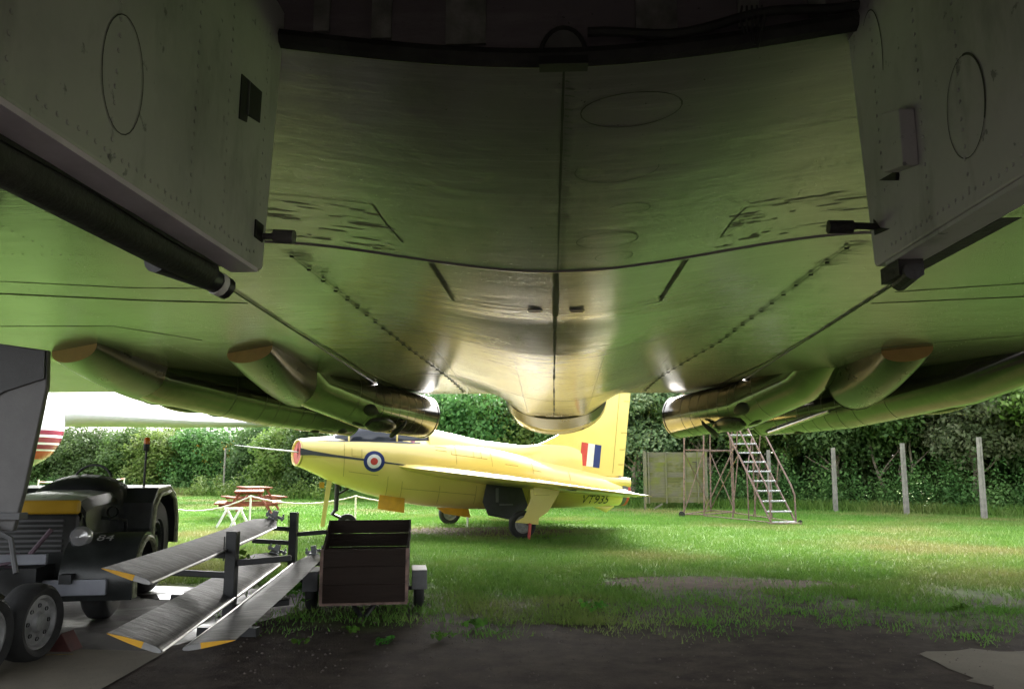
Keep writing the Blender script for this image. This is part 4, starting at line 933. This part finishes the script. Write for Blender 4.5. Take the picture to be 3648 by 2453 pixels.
b = B(); b.box((0, .5, .135), (.8, .96, .02)); b.obj('floor_board', M_CART, cart)
b = B(); b.box((0, -.014, .118), (.82, .016, .022)); b.obj('bottom_strip', M_RUST, cart)
b = B(); b.tube([(-.55, .47, .185), (.55, .47, .185)], .02, 8); b.bar((-.12, .1, .12), (-.02, -.1, .02), .03, .03); b.bar((.12, .1, .12), (.02, -.1, .02), .03, .03); b.obj('axle_and_prop', M_BLACK, cart)

# ------------------------------------------------------------------ picnic tables
def picnic(label):
    t = thing('picnic_table', label, 'picnic table', (0, 0, 0), 0, 'picnic tables on the lawn')
    for i in range(5):
        b = B(); b.box((-.3 + .15 * i, 0, .74), (.14, 1.7, .04)); b.obj('top_board', M_PICNIC, t, bevel=.005)
    for s_ in (-1, 1):
        for i in range(2):
            b = B(); b.box((s_ * (.66 + .13 * i), 0, .44), (.12, 1.7, .04)); b.obj('bench_board', M_PICNIC, t, bevel=.005)
        for y in (-.6, .6):
            b = B(); b.bar((s_ * .22, y, .72), (s_ * .68, y, .0), .045, .1, (0, 1, 0)); b.obj('leg', M_PICNIC, t)
    for y in (-.55, .55):
        b = B(); b.box((0, y, .40), (1.5, .045, .09)); b.box((0, y, .70), (.7, .045, .07)); b.obj('cross_beam', M_PICNIC, t)
    return t
pt = picnic('red stained picnic table behind the white trestle and rope post'); pt.location = (-8.35, 21.6, 0); pt.rotation_euler = (0, 0, R(20))
dup(pt, (-9.75, 25.6, 0), R(35), 'red picnic table behind another one, nearer the hedge')
dup(pt, (-13.7, 25.2, 0), R(70), 'red picnic table seen under the amber beacon of the tractor')

# ------------------------------------------------------------------ rope barrier
RP = [(-11.6, 18.0), (-9.5, 17.95), (-7.02, 18.25), (-4.6, 18.4), (-2.05, 18.9)]
lab = {2: 'white rope post in front of the picnic table', 3: 'white rope post behind the nose wheel of the yellow jet', 1: 'white rope post hidden beside the tractor mudguard', 0: 'white rope post behind the tractor bonnet', 4: 'white rope post under the yellow jet belly'}
for i, (x, y) in enumerate(RP):
    b = B(); b.tube([(0, 0, 0), (0, 0, .74)], .022, 10); o = b.obj('rope_post', M_OFFW, None, True, 50, loc=(x, y, 0)); tag(o, lab[i], 'post', 'rope barrier posts')
    q = B(); q.tube([(.05 * math.cos(R(a)), .05 * math.sin(R(a)), .73) for a in range(0, 361, 40)], .008, 5); q.obj('eyelet', M_OFFW, o)
def rope(a, c, sag, label, mats, n=26, r=.016, seg=True):
    P = [Vector(a).lerp(Vector(c), i / n) - Vector((0, 0, sag * 4 * (i / n) * (1 - i / n))) for i in range(n + 1)]
    P = [p + Vector((0, 0, .004 * (-1) ** i)) for i, p in enumerate(P)]
    b = B()
    for i in range(n): b.tube([P[i], P[i + 1]], [r, r * .86], 7, mi=i % len(mats))
    return tag(b.obj('barrier_rope', mats, None, True), label, 'rope', 'barrier ropes')
rope((*RP[1], .73), (*RP[2], .73), .33, 'white rope sagging from the tractor to the post by the picnic table', [M_ROPE])
rope((*RP[2], .73), (*RP[3], .73), .17, 'white rope between the picnic table post and the nose wheel post', [M_ROPE])
rope((*RP[3], .73), (*RP[4], .73), .17, 'white rope running behind the yellow jet belly', [M_ROPE])
for i, (x, y) in enumerate(((-19.4, 35.2), (-20.2, 30.4))):
    b = B(); b.tube([(0, 0, 0), (0, 0, .9)], .03, 8); tag(b.obj('rope_post', M_OFFW, None, loc=(x, y, 0)), ('pale rope post at the foot of the left hedge', 'pale rope post behind the tractor cowl')[i], 'post', 'rope barrier posts')
rope((-19.4, 35.2, .86), (-20.2, 30.4, .80), .05, 'red and white rope behind the tractor', [M_ROPER, M_ROPE, M_ROPE], 16, .03)

# ------------------------------------------------------------------ white trestle
tr = thing('trestle', 'small white folding trestle standing on the lawn behind the upper rotor blade', 'trestle', (-7.5, 18.5, 0), R(12))
for x in (-.16, .14):
    for s_ in (-1, 1):
        b = B(); b.bar((x, 0, .42), (x + s_ * .2, s_ * .1, 0), .05, .05, (0, 1, 0)); b.obj('leg', M_WHITE, tr, bevel=.004)
b = B(); b.bar((-.22, 0, .43), (.2, 0, .43), .06, .05); b.obj('top_bar', M_WHITE, tr, bevel=.004)

# ------------------------------------------------------------------ fence panel
fp_ = thing('timber_fence', 'weathered mossy timber fence panel leaning against the trees behind the boarding steps', 'fence panel', (4.0, 26.8, 0), R(-2))
for i in range(10):
    for k in range(3):
        b = B(); z = .24 + .163 * i; x = -.62 + .62 * k
        b.box((x, .01 * (i % 2), z + .08), (.615, .018, .175), Matrix.Rotation(R(11) + random.uniform(-.03, .03), 3, 'X')); b.obj('slat', random.choice((M_PANEL, M_PANEL2)), fp_)
for x in (-.98, -.88, -.31, .31, .72, .93):
    b = B(); b.box((x, -.035, 1.04), (.045 if abs(x) < .9 else .07, .03, 1.68)); b.obj('batten', M_PANEL, fp_, bevel=.004)
for x in (-1.02, 1.0):
    b = B(); b.box((x, 0, .95), (.075, .075, 1.95)); b.obj('post', M_PANEL, fp_, bevel=.005)
b = B(); b.bar((-.75, -.03, .02), (-.45, -.03, .2), .05, .05, (0, 1, 0)); b.obj('prop', M_PANEL, fp_)
b = B(); b.box((.62, -.06, 1.55), (.14, .01, .02)); b.box((.68, -.06, 1.47), (.02, .01, .18)); b.obj('latch', M_BLACK, fp_)

# ------------------------------------------------------------------ boarding steps
st = thing('boarding_steps', 'rusty tubular aircraft boarding steps with pale treads standing before the trees', 'steps', (0, 0, 0))
A0 = Vector((5.62, 20.25, .05)); A1 = Vector((5.02, 22.75, 2.75)); nst = 12
dv = (A1 - A0); hd = Vector((dv.x, dv.y, 0)).normalized(); sd2 = Vector((hd.y, -hd.x, 0))
def P_(t, side, up=0): return A0 + dv * t + sd2 * side + Vector((0, 0, up))
for i in range(nst):
    t = i / (nst - 1); c = P_(t, 0)
    b = B(); rot = Matrix((sd2, hd, Vector((0, 0, 1)))).transposed(); b.box(c, (.62, .19, .035), rot); b.obj('tread', M_ALU, st, bevel=.004)
for s_ in (-.325, .325):
    b = B(); b.tube([P_(-.01, s_), P_(1, s_)], .024, 8); b.obj('stringer', M_RUST, st, True)
    b = B(); b.tube([P_(0, s_ * 1.04, -.02), P_(0, s_ * 1.04, .66), P_(.06, s_ * 1.04, .74), P_(1, s_ * 1.04, .84)], .021, 8); b.obj('handrail', M_RUST, st, True)
    for t in (.33, .66):
        b = B(); b.tube([P_(t, s_ * 1.02, 0), P_(t - .06, s_ * 1.04, .78)], .016, 6); b.obj('rail_stay', M_RUST, st)
    for t in (.45, .8):
        p = P_(t, s_); b = B(); b.tube([(p.x, p.y, .05), p], .018, 6); b.obj('support_leg', M_RUST, st)
TL = [Vector(v) for v in ((3.62, 22.9, 0), (4.15, 22.75, 0), (5.3, 24.2, 0), (4.75, 24.9, 0))]
TT = [Vector(v) for v in ((3.72, 22.95, 2.75), (4.24, 22.8, 2.75), (5.3, 24.1, 2.75), (4.8, 24.8, 2.75))]
for a, c in zip(TL, TT):
    b = B(); b.tube([a + Vector((0, 0, .04)), c, c + Vector((0, 0, .9))], .022, 8); b.obj('tower_leg', M_RUST, st, True)
for i in range(4):
    for k in (.03, .68, 1.0):
        b = B(); b.tube([TL[i].lerp(TT[i], k), TL[(i + 1) % 4].lerp(TT[(i + 1) % 4], k)], .017, 6); b.obj('tower_rail', M_RUST, st)
    b = B(); j = (i + 1) % 4; b.tube([TL[i].lerp(TT[i], .05), TL[j].lerp(TT[j], .66)], .014, 6); b.obj('brace', M_RUST, st)
for a, c in ((TL[1].lerp(TT[1], .05), P_(.7, -.325)), (TL[3].lerp(TT[3], .05), P_(.62, -.325)), ((4.72, 21.8, .06), P_(.62, -.325)), ((5.35, 22.1, .06), P_(.62, .325)), (TL[1].lerp(TT[1], .02), (5.25, 20.3, .05)), (TL[2].lerp(TT[2], .02), (5.95, 20.4, .05)), (P_(.45, -.325), P_(.8, .325))):
    b = B(); b.tube([Vector(a), Vector(c)], .016, 6); b.obj('brace', M_RUST, st)
b = B(); b.prism([TT[0], TT[1], TT[2], TT[3]], (0, 0, .04)); b.obj('platform', M_ALU, st)
b = B(); b.box((5.62, 20.17, .03), (.75, .32, .04)); b.obj('base_plate', M_RUST, st)
for p in ((3.55, 22.85, .085), (6.0, 20.15, .05)): put_wheel(st, p, .085 if p[2] > .06 else .05, .06, .05, R(70), M_BLACK, 'castor')

# ------------------------------------------------------------------ concrete posts
cp0 = None
for i, (x, y, h, lb) in enumerate(((7.15, 27.2, 1.95, 'concrete fence post behind the boarding steps handrail'), (8.86, 26.0, 2.0, 'concrete fence post between the steps and the leaning thin trunks'), (10.45, 24.6, 2.1, 'concrete fence post right of the leaning thin trunks'), (11.6, 22.5, 2.2, 'tallest pale concrete fence post, nearest the right edge'))):
    b = B(); b.box((0, 0, h / 2), (.13, .11, h), taper=.8); b.box((.0, -.057, h * .5), (.03, .01, h * .96)); b.box((.055, 0, h * .35), (.05, .06, .12))
    o = b.obj('fence_post', M_CONC, None, bevel=.012, loc=(x, y, 0)); o.rotation_euler = (0, R((.5, 1, .5, 1.2)[i]), R(i * 5)); tag(o, lb, 'post', 'concrete fence posts')
b = B(); b.tube([(0, 0, 0), (0, 0, 2.3)], .045, 8); tag(b.obj('fence_post', M_CONC, None, loc=(-16.2, 38.5, 0)), 'thin pale post standing in front of the left hedge', 'post', 'concrete fence posts')

# ------------------------------------------------------------------ trees and hedge
def leaf_cloud(centres, radii, n, size, shell=.55, droop=.25, asp=.55):
    """n leaf-sized quads spread over the outer part of a set of clumps"""
    c = np.asarray(centres); r = np.asarray(radii)
    w_ = r[:, 0] * r[:, 2]; k = rng.choice(len(c), n, p=w_ / w_.sum())
    u = rng.normal(size=(n, 3)); u /= np.linalg.norm(u, axis=1)[:, None]
    rad = shell + (1 - shell) * rng.random(n) ** .6; rad *= 1 + .12 * rng.normal(size=n)
    p = c[k] + u * r[k] * rad[:, None]
    nrm = u * .8 + rng.normal(size=(n, 3)) * .55 + np.array([0, 0, .45]); nrm /= np.linalg.norm(nrm, axis=1)[:, None]
    t = np.cross(nrm, rng.normal(size=(n, 3))); t /= np.linalg.norm(t, axis=1)[:, None]; t[:, 2] -= droop; 
    t /= np.linalg.norm(t, axis=1)[:, None]; s = np.cross(nrm, t); s /= np.linalg.norm(s, axis=1)[:, None]
    l = size * (.6 + .8 * rng.random(n))[:, None]
    V = np.stack([p - t * l * .5, p + s * l * asp * .5 + t * l * .05, p + t * l * .5, p - s * l * asp * .5 + t * l * .05], 1).reshape(-1, 3)
    return V
def crown_mesh(name, rx, ry, z0, z1, nclump, n, size, mat, cr=(.35, .7)):
    cs, rs = [], []
    for i in range(nclump):
        u = rng.normal(size=3); u /= np.linalg.norm(u); k = rng.uniform(.55, 1.0)
        x, y = u[0] * rx * k, u[1] * ry * k; z = (z0 + z1) / 2 + u[2] * (z1 - z0) / 2 * k
        r = rng.uniform(*cr); cs.append((x, y, z)); rs.append((r * 1.15, r * 1.15, r * .8))
    V = leaf_cloud(cs, rs, n, size); V[:, 2] = np.maximum(V[:, 2], .02); F = np.arange(len(V)).reshape(-1, 4)
    return npmesh(name, V, F, mat)
def limb(b, p, q, r0, r1, seg=5, wob=.12):
    P = [Vector(p).lerp(Vector(q), i / seg) + Vector((random.uniform(-wob, wob), random.uniform(-wob, wob), 0)) * (1 if 0 < i < seg else 0) for i in range(seg + 1)]
    b.tube(P, [r0 + (r1 - r0) * i / seg for i in range(seg + 1)], 7); return P
def trunk_mesh(h, lean, n=3, r=.09):
    b = B()
    for i in range(n):
        x, y = random.uniform(-.35, .35) if i else 0, random.uniform(-.3, .3) if i else 0
        top = (x + lean + random.uniform(-.5, .5), y + random.uniform(-.3, .3), h * random.uniform(.8, 1.05))
        P = limb(b, (x, y, -.05), top, r * random.uniform(.55, 1.0), r * .35)
        for _ in range(3):
            s = random.choice(P[2:5]); limb(b, s, s + Vector((random.uniform(-.9, .9), random.uniform(-.6, .6), random.uniform(.4, 1.1))), r * .4, r * .12, 3, .06)
    return b.mesh('trunk', M_TRUNK, True, 60)
BUSH = [crown_mesh('bush_crown', 2.1, 1.5, -.3, 3.7, 80, 26000, .16, m, (.35, .95)) for m in (M_LEAF, M_LEAFY, M_LEAFD)]
TREE = [crown_mesh('tree_crown', 2.1, 1.8, 1.7, 5.6, 55, 24000, .15, m, (.35, .95)) for m in (M_LEAF, M_LEAFD, M_LEAFB, M_LEAFY)]
TRUNKS = [trunk_mesh(3.2, .3, 4, .10), trunk_mesh(3.4, -.5, 3, .11), trunk_mesh(3.0, .1, 5, .075)]
BTR = trunk_mesh(2.2, .1, 3, .09)
def tree(x, y, crown, trunk, sc, rz, label, name='tree', group='trees along the back of the field', cat='tree'):
    t = thing(name, label, cat, (x, y, 0), rz, group)
    for nm, me in (('crown', crown), ('trunk', trunk)):
        o = bpy.data.objects.new(nm, me); COL.objects.link(o); o.parent = t; o.scale = (sc[0], sc[0], sc[1])
    return t
HG = 'bushes of the boundary hedge'
for x, y, ci, ti, s0, s1, rz, lb in (
    (15.2, 23.6, 3, 0, 1.1, 1.1, 20, 'leafy tree at the far right edge of the field'), (13.2, 25.6, 2, 1, 1.0, 1.05, 75, 'pale blossoming tree behind the tallest concrete post'),
    (11.6, 27.6, 0, 2, 1.05, 1.1, 130, 'tree with several thin trunks right of the leaning trunks'), (9.6, 28.4, 1, 1, 1.0, 1.05, 200, 'dark tree with leaning thin trunks between two concrete posts'),
    (7.6, 29.8, 3, 2, 1.05, 1.05, 290, 'tree behind the handrail of the boarding steps'), (5.4, 30.2, 1, 0, 1.1, 1.1, 20, 'dark tree directly behind the boarding steps'),
    (3.0, 30.2, 2, 1, 1.1, 1.1, 160, 'pale blossoming tree beside the yellow fin'), (.9, 31.6, 0, 2, 1.0, 1.0, 250, 'tree showing between the fin and the bomber tail')):
    tree(x, y, TREE[ci], TRUNKS[ti], (s0, s1), R(rz), lb)
for x, y, ci, s0, s1, rz, lb in (
    (17, 27, 2, 1.2, 1.5, 10, 'dark hedge bush in shade beyond the far right tree'), (14.3, 29, 0, 1.2, 1.5, 50, 'dense hedge bush filling the gap behind the tallest concrete post'), (11.3, 31, 2, 1.2, 1.5, 100, 'dark hedge bush behind the leaning thin trunks'), (8.2, 32.6, 2, 1.2, 1.5, 190, 'dark hedge bush behind the second concrete post'),
    (5.2, 33.2, 2, 1.2, 1.4, 230, 'dark hedge bush behind the timber fence panel'), (2.2, 33.6, 2, 1.2, 1.5, 300, 'dark hedge bush behind the yellow fin'),
    (-.8, 33.2, 1, 1.15, 1.3, 340, 'light green hedge bush under the bomber tail bulge'), (-3.1, 33.6, 0, 1.2, 1.36, 30, 'green hedge bush above the yellow jet spine'), (-5.6, 34.8, 2, 1.2, 1.28, 80, 'dark hedge bush behind the cockpit of the yellow jet'), (-8.0, 36, 0, 1.1, 1.03, 140, 'green hedge bush behind the red nose cover'), (-10.4, 37.4, 2, 1.05, 1.0, 200, 'dark hedge bush at the tip of the nose probe'),
    (-12.9, 39.6, 1, 1.1, 1.06, 260, 'light green bush trailing down left of the nose probe'), (-15.6, 42.2, 2, 1.15, 1.0, 310, 'dark hedge bush behind the thin pale post'), (-18.6, 43.6, 0, 1.2, 1.0, 15, 'green hedge bush behind the amber beacon'), (-21.8, 45, 1, 1.2, 1.0, 70, 'light green hedge bush left of the amber beacon'), (-25, 46.4, 0, 1.2, 1.02, 120, 'green hedge bush under the airliner wing'), (-28.2, 47.6, 2, 1.2, 1.0, 170, 'dark hedge bush beside the airliner nose'), (-31.5, 49, 0, 1.25, 1.0, 240, 'green hedge bush behind the airliner nose')):
    tree(x, y, BUSH[ci], BTR, (s0, s1), R(rz), lb, 'hedge_bush', HG, 'bush')
# low scrub at the foot of the trees, long grass, flowers
def scatter_cloud(name, n, size, fn, mat, rad=(.15, .35), lpc=60, **k):
    cs, rs = [], []
    for _ in range(n):
        x, y, h = fn(); r = random.uniform(*rad); cs.append((x, y, h * .6)); rs.append((r, r, h * .7))
    V = leaf_cloud(cs, rs, n * lpc, size, .3, **k); V[:, 2] = np.maximum(V[:, 2], .01)
    o = bpy.data.objects.new(name, npmesh(name, V, np.arange(len(V)).reshape(-1, 4), mat)); COL.objects.link(o); return kind(o, 'stuff')
def base_line(x): return float(np.interp(x, [-34, -22, -13, -8, -3, 2, 8, 11, 13, 16], [46, 42.5, 36.5, 33.5, 31, 29, 27.5, 25.8, 23.6, 21]))
def scrub():
    x = random.uniform(-33, 16); return x, base_line(x) + abs(random.gauss(0, .5)) + .1, random.uniform(.25, .8)
scatter_cloud('undergrowth', 420, .11, scrub, M_LEAF)
def scrub2():
    x = random.uniform(1.5, 16); return x, base_line(x) + abs(random.gauss(.4, .7)), random.uniform(.4, 1.7)
scatter_cloud('undergrowth', 260, .10, scrub2, M_LEAF, (.2, .5), 80)
def scrub3():
    x = random.uniform(-18, -9.5); return x, base_line(x) - .4 + random.gauss(0, .5), random.uniform(.2, .9)
scatter_cloud('undergrowth', 90, .12, scrub3, M_LEAFY, (.2, .5), 60)
V = leaf_cloud([(-18.8 + random.uniform(-.5, 1.6), 41.8 + random.uniform(-.2, .2), random.uniform(1.3, 2.7)) for _ in range(26)], [(.14, .14, .12)] * 26, 260, .08)
o = bpy.data.objects.new('leaf_flowers', npmesh('yellow_blossoms', V, np.arange(len(V)).reshape(-1, 4), M_FLOWER)); o.name = 'yellow_blossoms'; COL.objects.link(o); kind(o, 'stuff')

def blades(name, n, dens, h, wd, mat):
    """single-triangle grass blades; dens(n) gives the x, y of their feet"""
    x, y = dens(n); n = len(x); a = rng.random(n) * 2 * np.pi; hh = h * (.5 + rng.random(n)); ww = wd * (.7 + .6 * rng.random(n))
    lx, ly = rng.normal(0, .45, n) * hh, rng.normal(0, .45, n) * hh
    p = np.stack([x, y, np.zeros(n)], 1); s = np.stack([np.cos(a) * ww / 2, np.sin(a) * ww / 2, np.zeros(n)], 1)
    V = np.stack([p - s, p + s, p + np.stack([lx, ly, hh], 1)], 1).reshape(-1, 3)
    o = bpy.data.objects.new(name, npmesh(name, V, np.arange(len(V)).reshape(-1, 3), mat)); COL.objects.link(o); return kind(o, 'stuff')
def near_lawn(n):
    y = 7.4 + 16 * rng.random(n) ** 1.5; x = (rng.random(n) * 1.5 - .78) * y * .86
    edge = np.interp(x, [-3, -1, 1, 2, 3, 5], [8.9, 8.8, 9.8, 10.4, 9.8, 9.3]) + .8 * np.sin(x * 1.3 + 1) * np.sin(x * .47 + y * .6) + .6 * np.sin(3.1 * x + y) * np.sin(2.3 * y - x) + .35 * np.sin(7.3 * x + 2 * y)
    keep = (rng.random(n) < 1 / (1 + np.exp(-(y - edge) * 1.9))) & ~((np.hypot((x - 1.9) / 1.4, (y - 10.05) / .55) < 1) & (rng.random(n) < .85)) & ~((np.hypot((x + 1.5) / 1.9, (y - 17.6) / 1.1) < 1) & (rng.random(n) < .75)) & ~((x < -2.6) & (y < 9.6))
    return x[keep], y[keep]
blades('lawn_grass', 330000, near_lawn, .055, .011, M_GRASS)
def far_lawn(n):
    y = 20 + 22 * rng.random(n) ** 1.3; x = (rng.random(n) * 1.5 - .8) * y * .86; k = y < np.interp(x, [-34, -22, -13, -8, -3, 2, 8, 11, 13, 16], [46, 42.5, 36.5, 33.5, 31, 29, 27.5, 25.8, 23.6, 21]) + .6
    return x[k], y[k]
blades('lawn_grass', 130000, far_lawn, .06, .022, M_GRASS)
def long_grass(n):
    x = rng.random(n) * 49 - 33; y = np.interp(x, [-34, -22, -13, -8, -3, 2, 8, 11, 13, 16], [46, 42.5, 36.5, 33.5, 31, 29, 27.5, 25.8, 23.6, 21]) + rng.normal(-.1, .45, n); return x, y
blades('long_grass', 40000, long_grass, .28, .03, M_GRASS)
def moss_tufts(n):
    cx, cy = rng.random(140) * 8 - 3.2, 6.9 + 2.4 * rng.random(140) ** .7; k = (rng.random(n) ** 1.6 * 140).astype(int); return cx[k] + rng.normal(0, .13, n), cy[k] + rng.normal(0, .13, n)
blades('sparse_grass', 9000, moss_tufts, .035, .010, M_GRASS)
# stones and grit on the bare soil
st_b = B()
for _ in range(1400):
    y = 5.2 + 4.6 * random.random(); x = random.uniform(-2.6, 5); r = random.uniform(.004, .014)
    st_b.add([(x - r, y, 0), (x, y - r, 0), (x + r, y, 0), (x, y + r, 0), (x, y, r * .9)], [(0, 1, 4), (1, 2, 4), (2, 3, 4), (3, 0, 4)])
kind(st_b.obj('gravel', simple('stone_grit', (.09, .075, .065), .8, 0, .5, 30)), 'stuff')

# broad-leaved weeds
def weed(x, y, h, n, label, sz=.05, r=.12):
    t = thing('weed_plant', label, 'weed', (x, y, 0), random.random() * 6)
    b = B()
    for i in range(5): b.tube([(0, 0, 0), (random.uniform(-r, r) * .6, random.uniform(-r, r) * .6, h * .6), (random.uniform(-r, r), random.uniform(-r, r), h)], [.004, .003, .001], 5)
    b.obj('stem', M_WEED, t)
    V = leaf_cloud([(random.uniform(-r, r), random.uniform(-r, r), h * random.uniform(.5, 1)) for _ in range(6)], [(r * .7, r * .7, h * .3)] * 6, n, sz, .2, .2, .75)
    o = bpy.data.objects.new('leaves', npmesh('leaves', V, np.arange(len(V)).reshape(-1, 4), M_WEED)); COL.objects.link(o); o.parent = t
for a in ((-3.36, 8.75, .5, 60, 'bright green creeper climbing the far post of the blade rack', .10, .17), (-2.6, 8.1, .22, 90, 'low leafy weed under the rotor blades left of the cart', .06, .2), (-2.5, 8.7, .2, 70, 'low weed patch behind the cart beside the rack rails', .06, .2), (-1.75, 6.95, .05, 24, 'small weed on the soil before the cart', .045, .06), (-1.35, 6.55, .05, 30, 'small weed with pale leaves nearer the camera, before the cart', .045, .07), (-.95, 6.7, .06, 30, 'small weed on the soil right of the cart tailboard', .04, .08), (-2.05, 6.5, .04, 24, 'small weed between the lowest blade and the cart', .04, .06), (-.7, 7.2, .08, 36, 'weed tuft at the edge of the shaded soil', .05, .08), (.35, 8.0, .1, 40, 'weed tuft in the middle of the soil edge', .05, .1), (3.9, 8.2, .1, 40, 'weed tuft beside the pale rubble at the right edge', .05, .1)):
    weed(*a)
b = B(); b.box((0, 0, .03), (.14, .09, .05), Matrix.Rotation(.4, 3, 'Z')); b.box((.1, .06, .02), (.12, .06, .035), Matrix.Rotation(-.3, 3, 'Z'))
tag(b.obj('rubble_block', M_CONC, None, bevel=.006, loc=(4.55, 7.95, 0)), 'pale broken concrete rubble at the right edge of the soil', 'rubble')
b = B(); b.prism([(-.09, 0, 0), (.09, 0, 0), (.0, 0, .14)], (0, .16, 0)); tag(b.obj('wheel_chock', simple('chock_red', (.07, .018, .016), .7, 0, .4), None, bevel=.006, loc=(-3.78, 6.12, .004)), 'faded red wheel chock behind the bomber bogie wheel', 'wheel chock')
b = B(); n = 26; V = [(0, 0, 0)] + [(.55 * math.cos(2 * math.pi * k / n) * random.uniform(.8, 1.1), .25 * math.sin(2 * math.pi * k / n) * random.uniform(.8, 1.1), 0) for k in range(n)]
b.add(V, [(0, 1 + k, 1 + (k + 1) % n) for k in range(n)]); pud = NT('puddle_water'); pud.set((.012, .011, .01), .03); kind(b.obj('puddle_water', pud.m, None, loc=(-4.0, 8.75, .009)), 'structure')
